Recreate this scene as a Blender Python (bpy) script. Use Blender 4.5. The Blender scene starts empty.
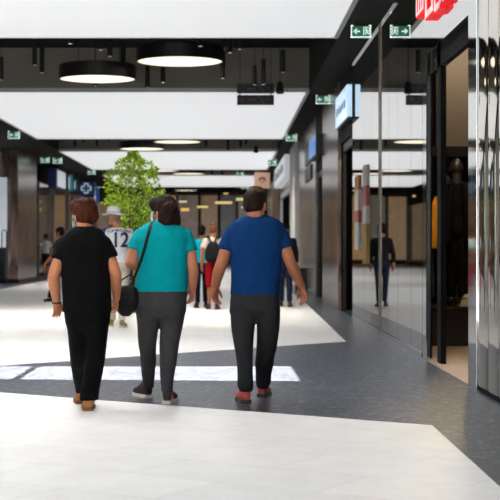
import bpy, bmesh, math, random
from mathutils import Vector, Matrix, noise
from mathutils.bvhtree import BVHTree
random.seed(7)
PI = math.pi
SC = bpy.context.scene
COL = SC.collection
CAMZ, CX, CY, FP = 1.28, 228.0, 245.0, 1450.0

def P(px, py, d):
    return Vector(((px - CX) * d / FP, d, CAMZ + (CY - py) * d / FP))
def PX(px, d): return (px - CX) * d / FP
def PZ(py, d): return CAMZ + (CY - py) * d / FP
def GD(py): return CAMZ * FP / (py - CY)          # distance of a floor point

# ------------------------------------------------------------------ materials
def srgb(r, g, b):
    f = lambda c: (c / 12.92 if c <= .04045 else ((c + .055) / 1.055) ** 2.4)
    return tuple(f(c / 255) for c in (r, g, b)) + (1,)

class NT:
    def __init__(s, name):
        s.m = bpy.data.materials.new(name); s.m.use_nodes = True
        s.t = s.m.node_tree; s.b = s.t.nodes['Principled BSDF']
    def n(s, kind, **kw):
        o = s.t.nodes.new(kind)
        for k, v in kw.items(): setattr(o, k, v)
        return o
    def l(s, a, b): s.t.links.new(a, b)

MATS = {}
def mat(name, col, rough=.5, metal=0, spec=.5, nscale=None, namt=.12, bump=0, bscale=None, stretch=(1,1,1), emit=0, emitcol=None):
    """principled material whose colour is varied by object-space noise"""
    if name in MATS: return MATS[name]
    k = NT(name); b = k.b
    c = srgb(*col)
    b.inputs['Base Color'].default_value = c
    b.inputs['Roughness'].default_value = rough
    b.inputs['Metallic'].default_value = metal
    b.inputs['Specular IOR Level'].default_value = spec
    tc = k.n('ShaderNodeTexCoord'); mp = k.n('ShaderNodeMapping')
    mp.inputs['Scale'].default_value = stretch
    k.l(tc.outputs['Object'], mp.inputs['Vector'])
    if nscale:
        nz = k.n('ShaderNodeTexNoise'); nz.inputs['Scale'].default_value = nscale; nz.inputs['Detail'].default_value = 5
        k.l(mp.outputs[0], nz.inputs['Vector'])
        rp = k.n('ShaderNodeValToRGB')
        lo = tuple(max(0, x * (1 - namt)) for x in c[:3]) + (1,); hi = tuple(min(1, x * (1 + namt)) for x in c[:3]) + (1,)
        rp.color_ramp.elements[0].position = .35; rp.color_ramp.elements[0].color = lo
        rp.color_ramp.elements[1].position = .65; rp.color_ramp.elements[1].color = hi
        k.l(nz.outputs['Fac'], rp.inputs['Fac']); k.l(rp.outputs['Color'], b.inputs['Base Color'])
    if bump:
        nb = k.n('ShaderNodeTexNoise'); nb.inputs['Scale'].default_value = bscale or (nscale or 20); nb.inputs['Detail'].default_value = 3
        k.l(mp.outputs[0], nb.inputs['Vector'])
        bp = k.n('ShaderNodeBump'); bp.inputs['Strength'].default_value = 1; bp.inputs['Distance'].default_value = bump
        k.l(nb.outputs['Fac'], bp.inputs['Height']); k.l(bp.outputs[0], b.inputs['Normal'])
    if emit:
        b.inputs['Emission Color'].default_value = srgb(*(emitcol or col)); b.inputs['Emission Strength'].default_value = emit
    MATS[name] = k.m
    return k.m

def cloth(name, col, rough=.85):
    return mat(name, col, rough, spec=.08, nscale=9, namt=.08, bump=.03, bscale=6, stretch=(1, 1, .6))
def skin(name, col): return mat(name, col, .5, spec=.35, nscale=14, namt=.07)
def hairm(name, col): return mat(name, col, .6, spec=.1, nscale=40, namt=.4, bump=.004, bscale=60, stretch=(1, 1, .2))

# ------------------------------------------------------------------ mesh helpers
class MB:
    def __init__(s): s.bm = bmesh.new()
    def box(s, x0, x1, y0, y1, z0, z1, bev=0):
        b = bmesh.new()
        v = [b.verts.new((x, y, z)) for x in (x0, x1) for y in (y0, y1) for z in (z0, z1)]
        for f in ((0,1,3,2),(4,6,7,5),(0,4,5,1),(2,3,7,6),(0,2,6,4),(1,5,7,3)): b.faces.new([v[i] for i in f])
        if bev: bmesh.ops.bevel(b, geom=b.edges[:], offset=bev, segments=2, affect='EDGES', profile=.5)
        s.add(b); return s
    def add(s, b, M=None):
        if M is not None: bmesh.ops.transform(b, matrix=M, verts=b.verts)
        me = bpy.data.meshes.new('t'); b.to_mesh(me); b.free(); s.bm.from_mesh(me); bpy.data.meshes.remove(me)
    def loft(s, rings, cap=True):
        """rings: lists of equal numbers of points"""
        R = [[s.bm.verts.new(p) for p in r] for r in rings]
        n = len(R[0])
        for a, b in zip(R, R[1:]):
            for i in range(n): s.bm.faces.new((a[i], a[(i+1) % n], b[(i+1) % n], b[i]))
        if cap: s.bm.faces.new(R[0][::-1]); s.bm.faces.new(R[-1])
        return s
    def tube(s, pts, rad, n=12, cap=True):
        pts = [Vector(p) for p in pts]
        if not hasattr(rad, '__len__'): rad = [rad] * len(pts)
        rings = []; u = None
        for i, p in enumerate(pts):
            t = (pts[min(i+1, len(pts)-1)] - pts[max(i-1, 0)]).normalized()
            if u is None: u = t.orthogonal().normalized()
            else:
                u = (u - t * u.dot(t))
                u = u.normalized() if u.length > 1e-6 else t.orthogonal().normalized()
            v = t.cross(u)
            rings.append([p + (u * math.cos(a) + v * math.sin(a)) * rad[i] for a in (2*PI*k/n for k in range(n))])
        return s.loft(rings, cap)
    def capsule(s, a, b, ra, rb, n=12):
        a, b = Vector(a), Vector(b); t = (b - a).normalized()
        pts, rad = [], []
        for k in range(5):
            h = PI/2 * (1 - k/4) * .96
            pts.append(a - t * ra * math.sin(h)); rad.append(ra * math.cos(h))
        for k in range(5):
            h = PI/2 * k/4 * .96
            pts.append(b + t * rb * math.sin(h)); rad.append(rb * math.cos(h))
        return s.tube(pts, rad, n)
    def chain(s, pts, rad, n=12):
        for i in range(len(pts) - 1): s.capsule(pts[i], pts[i+1], rad[i], rad[i+1], n)
        return s
    def ell(s, c, r, M=None, seg=20, ring=12):
        b = bmesh.new(); bmesh.ops.create_uvsphere(b, u_segments=seg, v_segments=ring, radius=1)
        m = Matrix.Translation(c) @ (M.to_4x4() if M else Matrix.Identity(4)) @ Matrix.Diagonal((r[0], r[1], r[2], 1))
        s.add(b, m); return s
    def cyl(s, c, r, z0, z1, n=32, r2=None):
        r2 = r if r2 is None else r2
        ring = lambda rr, z: [Vector((c[0] + rr*math.cos(2*PI*k/n), c[1] + rr*math.sin(2*PI*k/n), z)) for k in range(n)]
        return s.loft([ring(r, z0), ring(r2, z1)])
    def prism(s, pts, thick):
        """extrude a planar polygon by a vector"""
        t = Vector(thick)
        a = [s.bm.verts.new(p) for p in pts]; b = [s.bm.verts.new(Vector(p) + t) for p in pts]
        s.bm.faces.new(a); s.bm.faces.new(b[::-1]); n = len(a)
        for i in range(n): s.bm.faces.new((a[i], b[i], b[(i+1) % n], a[(i+1) % n]))
        return s
    def face(s, pts): s.bm.faces.new([s.bm.verts.new(p) for p in pts]); return s
    def build(s, name, m, parent=None, smooth=False, voxel=None, relax=0, label=None, noise_amt=0, noise_scale=20):
        bmesh.ops.recalc_face_normals(s.bm, faces=s.bm.faces[:])
        me = bpy.data.meshes.new(name); s.bm.to_mesh(me); s.bm.free()
        o = bpy.data.objects.new(name, me); COL.objects.link(o)
        if voxel:
            r = o.modifiers.new('r', 'REMESH'); r.mode = 'VOXEL'; r.voxel_size = voxel
            if relax:
                q = o.modifiers.new('s', 'SMOOTH'); q.factor = .5; q.iterations = relax
            dg = bpy.context.evaluated_depsgraph_get()
            new = bpy.data.meshes.new_from_object(o.evaluated_get(dg))
            o.modifiers.clear(); o.data = new; bpy.data.meshes.remove(me); me = new; me.name = name
            smooth = True
        if noise_amt:
            for v in me.vertices:
                p = v.co * noise_scale
                v.co += v.normal * noise_amt * noise.noise(Vector((p.x, p.y, p.z * .35)))
        if parent is not None:
            off = parent.location
            for v in me.vertices: v.co -= off
            pp = parent.parent
            o.parent = parent
            if pp is not None:                       # sub-part: vertices are kept in root space
                pass
        me.materials.clear(); me.materials.append(m)
        if smooth:
            for f in me.polygons: f.use_smooth = True
        if label: o['label'] = label
        return o

def sub(mb, name, m, part, root, **kw):
    """sub-part of a part; the part sits at its root's origin"""
    o = mb.build(name, m, root, **kw); o.parent = part; return o

def tag(o, label, cat, group=None):
    o['label'] = label; o['category'] = cat
    if group: o['group'] = group
    return o
def empty(name, loc, label, cat, group=None):
    o = bpy.data.objects.new(name, None); COL.objects.link(o); o.location = loc; o.empty_display_size = .2
    return tag(o, label, cat, group)
def struct(o, kind='structure'):
    o['kind'] = kind; return o
def dup(o, delta, label=None):
    c = o.copy(); COL.objects.link(c); c.location = o.location + Vector(delta)
    if label: c['label'] = label
    for ch in o.children:
        d = ch.copy(); COL.objects.link(d); d.parent = c
        for g in ch.children:
            e = g.copy(); COL.objects.link(e); e.parent = d
    return c
def text_mesh(body, size, m, extrude=.002):
    cu = bpy.data.curves.new('t', 'FONT'); cu.body = body; cu.size = size; cu.extrude = extrude
    cu.align_x = 'CENTER'; cu.align_y = 'CENTER'; cu.offset = size * .022
    o = bpy.data.objects.new('t', cu); COL.objects.link(o)
    dg = bpy.context.evaluated_depsgraph_get()
    me = bpy.data.meshes.new_from_object(o.evaluated_get(dg))
    bpy.data.objects.remove(o); bpy.data.curves.remove(cu)
    return me
# ------------------------------------------------------------------ people
def ering(z, xl, xr, hy, yc=0, n=24, e=2.3):
    cx, rx = (xl + xr) / 2, (xr - xl) / 2
    out = []
    for k in range(n):
        a = 2 * PI * k / n; c, s_ = math.cos(a), math.sin(a)
        out.append(Vector((cx + rx * math.copysign(abs(c) ** (2 / e), c), yc + hy * math.copysign(abs(s_) ** (2 / e), s_), z)))
    return out
def rings_from(tab, k=1.0):
    out = []
    for (z, xl, xr, hy, yc) in tab:
        c, r = (xl + xr) / 2, (xr - xl) / 2 * k
        out.append(ering(z, c - r, c + r, hy * k, yc))
    return out
def lerp_tab(tab, n=4):
    """refine a ring table with smooth interpolation"""
    out = []
    for i in range(len(tab) - 1):
        a = tab[max(i-1, 0)]; b = tab[i]; c = tab[i+1]; d = tab[min(i+2, len(tab)-1)]
        for k in range(n):
            t = k / n
            out.append(tuple(.5 * (2*q + (r-p)*t + (2*p-5*q+4*r-s)*t*t + (3*q-p-3*r+s)*t**3) if j else q + (r-q)*t
                             for j, (p, q, r, s) in enumerate(zip(a, b, c, d))))
    out.append(tab[-1]); return out

def hand(mb, W, dirv, side, nrm, k=1.0, curl=.5):
    """W wrist, dirv along the hand, side towards the thumb, nrm palm normal (curl direction)"""
    d = Vector(dirv).normalized(); s = Vector(side); s = (s - d * s.dot(d)).normalized()
    n = Vector(nrm); n = (n - d * n.dot(d) - s * n.dot(s)).normalized()
    W = Vector(W)
    def ring(t, w, h, o=0):
        return [W + d*t*k + s*(w*math.cos(a)+o)*k + n*h*math.sin(a)*k for a in (2*PI*q/14 for q in range(14))]
    mb.loft([ring(-.03, .026, .022), ring(0, .027, .02), ring(.025, .035, .019), ring(.055, .041, .017), ring(.082, .042, .014), ring(.095, .036, .009)])
    mb.ell(W + d*.03*k + s*.024*k + n*.006*k, (.02*k, .02*k, .02*k))
    for i, (o, L) in enumerate(((.033, .070), (.011, .080), (-.011, .075), (-.032, .058))):
        p = W + d*.083*k + s*o*k; ang = .12 + .1*i*curl; pts = [p - d*.02*k, p]
        dd = (d + s*o*2.2).normalized()
        for seg in (.45, .32, .23):
            ang += curl * .55
            p = p + (dd*math.cos(ang) + n*math.sin(ang)) * L*seg*k
            pts.append(p)
        mb.chain(pts, [.0095*k, .009*k, .0086*k, .0078*k, .0066*k], 10)
    t0 = W + d*.02*k + s*.026*k
    t1 = t0 + (d*.6 + s*.7 + n*.25).normalized()*.036*k
    t2 = t1 + (d*.9 + s*.25 + n*.35).normalized()*.032*k
    t3 = t2 + (d*1.0 + n*.4).normalized()*.024*k
    mb.chain([t0, t1, t2, t3], [.014*k, .0115*k, .0105*k, .008*k], 10)

def frame_yaw(c, yaw, pitch=0):
    return Matrix.Translation(c) @ Matrix.Rotation(yaw, 4, 'Z') @ Matrix.Rotation(pitch, 4, 'X')

def build_head(mb, c, yaw, k, neck, hk=1.0):
    F = frame_yaw(c, yaw)
    def e(p, r, rot=None):
        m = F.to_3x3() @ (rot or Matrix.Identity(3))
        mb.ell(F @ (Vector(p) * k), [x * k for x in r], m)
    e((0, -.012, .018), (.074, .094, .098)); e((0, .018, -.045), (.058, .066, .07)); e((0, .046, -.083), (.03, .03, .026))
    e((0, .074, .012), (.052, .02, .02)); e((.036, .056, -.03), (.025, .025, .025)); e((-.036, .056, -.03), (.025, .025, .025))
    mb.chain([F @ (Vector(p) * k) for p in ((0, .083, .008), (0, .1, -.022), (0, .104, -.03))], [.008*k, .011*k, .012*k], 10)
    e((0, .079, -.056), (.024, .011, .006)); e((0, .077, -.066), (.021, .011, .007))
    for sx in (-1, 1):
        e((sx*.077, -.008, -.018), (.01, .019, .031), Matrix.Rotation(sx*-.3, 3, 'Z'))
        e((sx*.083, -.014, -.005), (.007, .012, .016)); e((sx*.076, .0, -.042), (.008, .01, .012))
    mb.tube([neck + Vector((0, 0, -.06)), neck, F @ (Vector((0, -.022, -.06)) * k)], [.062*hk*k, .055*hk*k, .053*hk*k], 16)
    return F

def shoe(root, name, heel, yaw, L, m_up, m_sole, pitch=0, label=None, h=.085, w=.047, slipper=False):
    """a shoe along +Y from heel, sole on z = heel.z"""
    F = Matrix.Translation(heel) @ Matrix.Rotation(yaw, 4, 'Z') @ Matrix.Rotation(pitch, 4, 'X')
    st = [(0, .55, .8), (.06, .78, 1.0), (.2, .82, 1.06), (.36, .8, .95), (.5, .84, .72), (.66, 1.0, .56), (.82, .98, .46), (.93, .75, .38), (1.0, .35, .26)]
    if slipper: st = [(a, b, c * .72) for a, b, c in st]
    def rg(t, ww, hh, z0):
        out = []
        for q in range(16):
            a = 2*PI*q/16; c, s_ = math.cos(a), math.sin(a)
            out.append(F @ Vector((ww*w*c - .008*math.sin(t*PI), t*L, z0 + hh*h*(.5 + .5*math.copysign(abs(s_)**.8, s_)))))
        return out
    mb = MB(); mb.loft([rg(t, a, b, .018) for t, a, b in st])
    up = mb.build('shoe', m_up, root, smooth=True, voxel=.007, relax=3, label=label)
    s = MB()
    s.loft([[F @ Vector((a*w*1.1*c*1.0 - .008*math.sin(t*PI), t*L*1.03 - .006, z)) for (c, z) in ((-1, 0), (-1.04, .012), (-1, .03), (1, .03), (1.04, .012), (1, 0))] for t, a, b in st])
    sub(s, 'sole', m_sole, up, root)
    return up

def person(root, S, M, voxel=.0055, far=False):
    """S: pose and outline tables in metres about the root; M: materials"""
    R = root.location
    T = lambda p: R + Vector(p)
    def shift(rings): return [[R + p for p in r] for r in rings]
    body = MB()
    # torso core and legs under the clothes
    body.loft(shift(rings_from(lerp_tab(S['torso']), .86)))
    if 'pelvis' in S: body.loft(shift(rings_from(lerp_tab(S['pelvis']), .86)))
    for side, lg in enumerate(S['legs']):
        bl = S['skinlegs'][side] if 'skinlegs' in S else None
        if bl is None:
            lgf = lerp_tab(lg, 3)
            pts = [((a[1]+a[2])/2, a[4], a[0]) for a in lgf]
            rad = [max(.032, min((a[2]-a[1])/2, a[3]) * .66) for a in lgf]
            fx, fy, fz = S['feet'][side][:3]; yw = S['feet'][side][3]
            an = Vector((fx, fy, fz)) + Matrix.Rotation(yw, 3, 'Z') @ Vector((0, .05, .085))
            pts.append(tuple(an)); rad.append(.036)
        else: pts, rad = bl
        body.chain([T(p) for p in pts], rad, 14)
        an = T(pts[-1]); yw = S['feet'][side][3]
        toe = an + Matrix.Rotation(yw, 3, 'Z') @ Vector((0, .12, -.045))
        body.chain([an, an + Vector((0, 0, -.03)), toe], [.036, .036, .026], 12)
    for A in S['arms']:
        s_, e_, w_ = (T(p) for p in A['pts'])
        r = A['r']
        m1 = s_.lerp(e_, .45); f1 = e_.lerp(w_, .3)
        body.chain([s_, m1, e_, f1, w_], [r[0], r[0]*.97, r[1]*.95, r[1], r[2]], 16)
        hand(body, w_, A['dir'], A['thumb'], A['nrm'], A.get('k', 1.0), A.get('curl', .5))
    hc, yaw, hk = S['head']
    F = build_head(body, T(hc), yaw, hk, T(S['neck']), S.get('hk', 1.0))
    skin_o = body.build('body', M['skin'], root, voxel=voxel, relax=2)
    # eyes
    if not far:
        for sx in (-1, 1):
            e = MB(); e.ell(F @ (Vector((sx*.031, .079, .0)) * hk), (.011*hk, .011*hk, .008*hk)); e.build('eye', mat('eye_dark', (40, 30, 25), .2), root, smooth=True)
    # shirt
    if M.get('shirt'):
        sh = MB(); sh.loft(shift(rings_from(lerp_tab(S['torso']))))
        sm = M.get('sleeves', [None, None])
        for i, A in enumerate(S['arms']):
            s_, e_, w_ = (T(p) for p in A['pts']); t = A['sleeve']; r = A['sr']
            if t <= 1: pts, rad = [s_, s_.lerp(e_, t*.5), s_.lerp(e_, t)], [r[0], (r[0]+r[1])/2, r[1]]
            else: pts, rad = [s_, e_, e_.lerp(w_, t-1)], [r[0], (r[0]+r[1])/2, r[1]]
            inner = s_ + (T(S['neck']) - s_) * .4 + Vector((0, 0, -.05))
            sh.chain([inner, s_], [r[0]*.8, r[0]*.94], 16)
            if sm[i]:
                q = MB(); q.chain([pts[0], pts[1]], [r[0]*1.02, rad[1]*1.02], 16); q.tube([pts[1], pts[2]], [rad[1]*1.02, rad[2]*1.03], 18)
                q.build('sleeve', sm[i], root, voxel=.014, relax=2, label=M.get('sleeve_label'))
            sh.chain(pts[:2], [rad[0]*.94, rad[1]], 16); sh.tube(pts[1:], rad[1:], 18)
        shirt = sh.build('shirt', M['shirt'], root, voxel=max(voxel*1.5, .009), relax=7, noise_amt=.008, noise_scale=8)
    else: shirt = None
    # trousers, shorts or skirt
    if M.get('trousers'):
        tr = MB()
        if 'pelvis' in S: tr.loft(shift(rings_from(lerp_tab(S['pelvis']))))
        for lg in S['legs']: tr.loft(shift(rings_from(lerp_tab(lg))))
        tr.build(M.get('trouser_name', 'trousers'), M['trousers'], root, voxel=max(voxel*1.5, .009), relax=4, noise_amt=.007, noise_scale=8)
    if M.get('shoe'):
        for (fx, fy, fz, yw, L, pit) in S['feet']:
            shoe(root, 'shoe', T((fx, fy, fz)), yw, L, M['shoe'], M.get('sole', M['shoe']), pit, slipper=M.get('slipper', False), h=.1 * M.get('shoeh', 1))
    # hair
    if M.get('hair'):
        hb = MB()
        for p, r in S['hair']:
            hb.ell(F @ (Vector(p) * hk), [x * hk for x in r], F.to_3x3())
        hb.build('hair', M['hair'], root, voxel=.007 if not far else .012, relax=2, noise_amt=.006, noise_scale=55)
    if M.get('mask'):
        mk = MB(); nseg = 14; rings = []
        for j in range(7):
            z = -.0 - .1 * j / 6
            row = []
            for i in range(nseg + 1):
                a = -1.15 + 2.3 * i / nseg
                rr = (.081 + .012 * math.cos(a) * math.sin(PI * (j + .7) / 7.4)); ry = .112 - .012 * abs(j - 2.4)/3.6
                row.append(F @ (Vector((math.sin(a) * rr, math.cos(a) * ry - .004, z)) * hk))
            rings.append(row)
        V = [[mk.bm.verts.new(p) for p in r] for r in rings]
        for a, b in zip(V, V[1:]):
            for i in range(nseg): mk.bm.faces.new((a[i], a[i+1], b[i+1], b[i]))
        bmesh.ops.solidify(mk.bm, geom=mk.bm.faces[:], thickness=.003)
        mo = mk.build('face_mask', M['mask'], root, smooth=True)
        for sx in (-1, 1):
            st = MB(); st.tube([F @ (Vector(p) * hk) for p in ((sx*.074, .047, -.01), (sx*.083, .01, .01), (sx*.088, -.02, .0), (sx*.086, -.024, -.03), (sx*.078, .0, -.06), (sx*.07, .035, -.085))], .0022, 6)
            sub(st, 'ear_loop', M['mask'], mo, root)
    return F, shirt

HAIR_SHORT = [((0, -.018, .03), (.083, .098, .098)), ((0, -.05, -.02), (.075, .066, .075)), ((0, -.03, .08), (.066, .08, .06)), ((.05, .02, .05), (.035, .06, .06)), ((-.05, .02, .05), (.035, .06, .06))]
HAIR_CROP = [((0, -.02, .03), (.079, .095, .094)), ((0, -.05, -.025), (.07, .058, .062))]
HAIR_BOB = [((0, -.02, .03), (.088, .102, .1)), ((0, -.055, -.04), (.088, .075, .09)), ((0, -.075, -.085), (.075, .055, .06)), ((.06, .03, .04), (.03, .055, .06)), ((-.06, .03, .04), (.03, .055, .06)), ((.078, -.04, -.06), (.03, .05, .08)), ((0, .05, .085), (.055, .045, .03))]
HAIR_PONY = HAIR_SHORT + [((0, -.12, .02), (.03, .04, .035)), ((0, -.14, -.06), (.024, .028, .08))]
HAIR_BALD = [((0, -.045, -.012), (.079, .07, .062)), ((.04, -.012, .012), (.042, .07, .045)), ((-.04, -.012, .012), (.042, .07, .045)), ((0, -.06, .03), (.066, .055, .052)), ((0, .035, .075), (.058, .045, .03))]

def px_person(d, pxc):
    """converts picture outline tables of one figure into metres about its own floor point"""
    k = d / FP; x0 = (pxc - CX) * k
    X = lambda px: (px - CX) * k - x0
    Z = lambda py: CAMZ + (CY - py) * k
    return X, Z, Vector((x0, d, 0))

def template(h, w=1.0, phase=.25, long_trousers=True, arm=.12):
    """standing or walking figure of height h; w widens it; phase swings legs and arms"""
    k = h / 1.72
    t = lambda tab: [(z*k, -x*k*w, x*k*w, y*k*w, yc*k) for z, x, y, yc in tab]
    S = {}
    S['torso'] = t([(1.45, .07, .055, -.01), (1.42, .13, .075, -.01), (1.385, .175, .095, -.01), (1.30, .185, .115, 0), (1.2, .175, .12, 0), (1.08, .16, .115, .005), (.98, .165, .12, 0), (.9, .178, .125, -.005)])
    S['pelvis'] = t([(1.0, .155, .11, 0), (.92, .172, .12, -.01), (.84, .172, .12, -.01), (.78, .15, .1, 0)])
    legs, feet, sk = [], [], []
    for sx, ph in ((-1, phase), (1, -phase)):
        c = .088 * w
        def row(z, x, r, ry, yc): return (z*k, (x - r)*k, (x + r)*k, ry*k, yc*k)
        lift = .0
        if long_trousers:
            lg = [row(.86, sx*c, .085*w, .1*w, 0), row(.7, sx*c, .083*w, .092, ph*.25), row(.48, sx*c*.95, .064, .07, ph*.62), row(.3, sx*c*.9, .058, .064, ph*.8), row(.1, sx*c*.9, .052, .062, ph*.98)]
            sk.append(None)
        else:
            lg = [row(.86, sx*c, .085*w, .1*w, 0), row(.7, sx*c, .085*w, .095, ph*.25), row(.52, sx*c*.95, .077, .085, ph*.55), row(.44, sx*c*.95, .072, .08, ph*.65)]
            sk.append(([(sx*c*k, 0, .85*k), (sx*c*.95*k, ph*.6*k, .47*k), (sx*c*.92*k, ph*.72*k, .34*k), (sx*c*.9*k, (ph - .03)*k, .1*k)], [.075*k, .052*k, .052*k, .035*k]))
        legs.append(lg); feet.append((sx*c*.95*k, ph*k - .1*k, 0, -sx*.12, .26*k, 0))
    S['legs'] = legs; S['feet'] = feet
    if not long_trousers: S['skinlegs'] = sk
    arms = []
    for sx, ph in ((-1, -phase), (1, phase)):
        s_ = (sx*.175*w*k, 0, 1.375*k); e_ = (sx*(.19*w + arm*.5)*k, ph*.35*k - .02, 1.1*k); w_ = (sx*(.18*w + arm*.6)*k, ph*.9*k + .03, .86*k)
        arms.append(dict(pts=[s_, e_, w_], r=(.05*k*w**.5, .043*k*w**.5, .029*k), sleeve=.62, sr=(.068*k*w**.5, .07*k*w**.5), dir=(0, .12 + ph*.3, -1), thumb=(-sx*.25, 1, .1), nrm=(-sx, .1, 0), k=k))
    S['arms'] = arms
    S['head'] = (Vector((0, .02*k, 1.60*k)), 0, k); S['neck'] = Vector((0, -.005, 1.46*k))
    return S
# ------------------------------------------------------------------ setting materials
def m_tile():
    k = NT('pale_marble_tile'); b = k.b
    tc = k.n('ShaderNodeTexCoord'); mp = k.n('ShaderNodeMapping'); mp.inputs['Rotation'].default_value = (0, 0, .56)
    k.l(tc.outputs['Object'], mp.inputs['Vector'])
    br = k.n('ShaderNodeTexBrick'); br.inputs['Scale'].default_value = 1; br.inputs['Brick Width'].default_value = 1.2; br.inputs['Row Height'].default_value = .6
    br.inputs['Mortar Size'].default_value = .004; br.offset = .5
    br.inputs['Color1'].default_value = srgb(233, 232, 230); br.inputs['Color2'].default_value = srgb(228, 227, 226); br.inputs['Mortar'].default_value = srgb(205, 203, 200)
    k.l(mp.outputs[0], br.inputs['Vector'])
    nz = k.n('ShaderNodeTexNoise'); nz.inputs['Scale'].default_value = 3.5; nz.inputs['Detail'].default_value = 8; nz.inputs['Roughness'].default_value = .65
    k.l(mp.outputs[0], nz.inputs['Vector'])
    rp = k.n('ShaderNodeValToRGB'); rp.color_ramp.elements[0].position = .38; rp.color_ramp.elements[0].color = (.93, .93, .925, 1); rp.color_ramp.elements[1].position = .6
    k.l(nz.outputs['Fac'], rp.inputs['Fac'])
    mx = k.n('ShaderNodeMix', data_type='RGBA', blend_type='MULTIPLY'); mx.inputs['Factor'].default_value = 1
    k.l(br.outputs['Color'], mx.inputs['A']); k.l(rp.outputs['Color'], mx.inputs['B']); k.l(mx.outputs['Result'], b.inputs['Base Color'])
    b.inputs['Roughness'].default_value = .42; b.inputs['Specular IOR Level'].default_value = .35
    return k.m
def m_terrazzo():
    k = NT('dark_terrazzo'); b = k.b
    tc = k.n('ShaderNodeTexCoord')
    vo = k.n('ShaderNodeTexVoronoi'); vo.inputs['Scale'].default_value = 28; k.l(tc.outputs['Object'], vo.inputs['Vector'])
    rp = k.n('ShaderNodeValToRGB'); e = rp.color_ramp.elements
    e[0].position = 0; e[0].color = srgb(27, 31, 40); e[1].position = 1; e[1].color = srgb(116, 122, 135)
    a = e.new(.55); a.color = srgb(38, 43, 54); a2 = e.new(.8); a2.color = srgb(64, 70, 83)
    sp = k.n('ShaderNodeSeparateColor'); k.l(vo.outputs['Color'], sp.inputs[0]); k.l(sp.outputs[0], rp.inputs['Fac'])
    k.l(rp.outputs['Color'], b.inputs['Base Color'])
    b.inputs['Roughness'].default_value = .33; b.inputs['Specular IOR Level'].default_value = .5
    return k.m
def m_stone(name, c1, c2, rough=.12):
    k = NT(name); b = k.b
    tc = k.n('ShaderNodeTexCoord'); mp = k.n('ShaderNodeMapping'); mp.inputs['Scale'].default_value = (1, 1.1, .22)
    k.l(tc.outputs['Object'], mp.inputs['Vector'])
    nz = k.n('ShaderNodeTexNoise'); nz.inputs['Scale'].default_value = 3; nz.inputs['Detail'].default_value = 9; nz.inputs['Distortion'].default_value = 1.6
    k.l(mp.outputs[0], nz.inputs['Vector'])
    rp = k.n('ShaderNodeValToRGB'); rp.color_ramp.elements[0].position = .3; rp.color_ramp.elements[0].color = srgb(*c1)
    rp.color_ramp.elements[1].position = .72; rp.color_ramp.elements[1].color = srgb(*c2)
    k.l(nz.outputs['Fac'], rp.inputs['Fac']); k.l(rp.outputs['Color'], b.inputs['Base Color'])
    b.inputs['Roughness'].default_value = rough
    return k.m
TILE, TERR = m_tile(), m_terrazzo()
BLACK = mat('black_paint', (11, 11, 11), .75, spec=.12, nscale=3, namt=.1)
BLKM = mat('black_metal', (14, 14, 15), .38, spec=.4, nscale=8)
TAUPE = mat('taupe_fascia_paint', (128, 123, 115), .7, nscale=2, namt=.05)
WHITEP = mat('white_trim_paint', (216, 216, 214), .5, nscale=4, namt=.03)
PANGLOW = mat('white_panel_glow', (232, 233, 234), .6, nscale=1.2, namt=.02, emit=.66, emitcol=(246, 247, 249))  # emission added so the white panels reach full brightness by themselves
MIRR = mat('mirror_glass', (222, 222, 219), .012, metal=1, nscale=2, namt=.015)
CHROME = mat('polished_steel', (222, 224, 226), .06, metal=1, nscale=3, namt=.02)
STEELW = mat('warm_polished_steel', (226, 220, 208), .05, metal=1, nscale=3, namt=.03)
BROWNST = m_stone('brown_polished_granite', (40, 28, 25), (150, 124, 112), .2)
GREYST = m_stone('grey_polished_marble', (84, 78, 74), (190, 182, 176), .2)
ROSEST = m_stone('rose_brown_stone', (88, 58, 48), (140, 100, 86), .3)
DGLASS = mat('dim_glow_glass', (58, 50, 42), .03, spec=.8, nscale=2, namt=.3, emit=.35)  # slight emission added to the glass, standing in for lit shops behind
BEIGEF = mat('beige_shop_floor', (178, 156, 138), .4, nscale=6, namt=.06)
TANW = mat('tan_shop_panel', (62, 53, 43), .6, nscale=3, namt=.06)
DARKW = mat('dark_shop_wall', (34, 27, 24), .5, nscale=4, namt=.2)
OUTW = mat('pale_plaster', (200, 198, 194), .7, nscale=3, namt=.04)
LAMPE = mat('warm_lamp_diffuser', (250, 244, 226), .4, nscale=1.5, namt=.02, emit=1.25, emitcol=(255, 243, 216))
LENSE = mat('spot_lens', (255, 246, 230), .3, nscale=4, emit=1.6, emitcol=(255, 240, 214))

XR, XL, ZC, ZR = 2.2, -7.7, 4.5, 5.4
Y0, Y1 = -12.0, 97.0
def G(px, py):
    d = GD(py); return (PX(px, d), d)

# ------------------------------------------------------------------ floor
b = MB(); b.box(-9, 2.2, Y0, Y1, -.2, 0); struct(b.build('floor', TILE))
b = MB()
zt = .0016
tri = [(-3.96, 13.9), (1.565, 19.2), (1.45, 10.31)]
b.prism([(x, y, .0005) for x, y in tri], (0, 0, zt))
struct(b.build('floor_inlay', TERR))
b = MB()
edge = [(1.42, -6), (1.44, 7.67), (1.45, 10.31), (1.565, 19.2), (1.69, 29.9), (1.76, 45), (1.8, Y1)]
b.prism([(x, y, .0005) for x, y in edge] + [(XR, Y1, .0005), (XR, -6, .0005)], (0, 0, zt)); struct(b.build('floor_border', TERR))
b = MB(); b.prism([(-6.6, 38, .0005), (-6.6, Y1, .0005), (-7.7, Y1, .0005), (-7.7, 38, .0005)], (0, 0, zt)); struct(b.build('floor_border', TERR))

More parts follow.
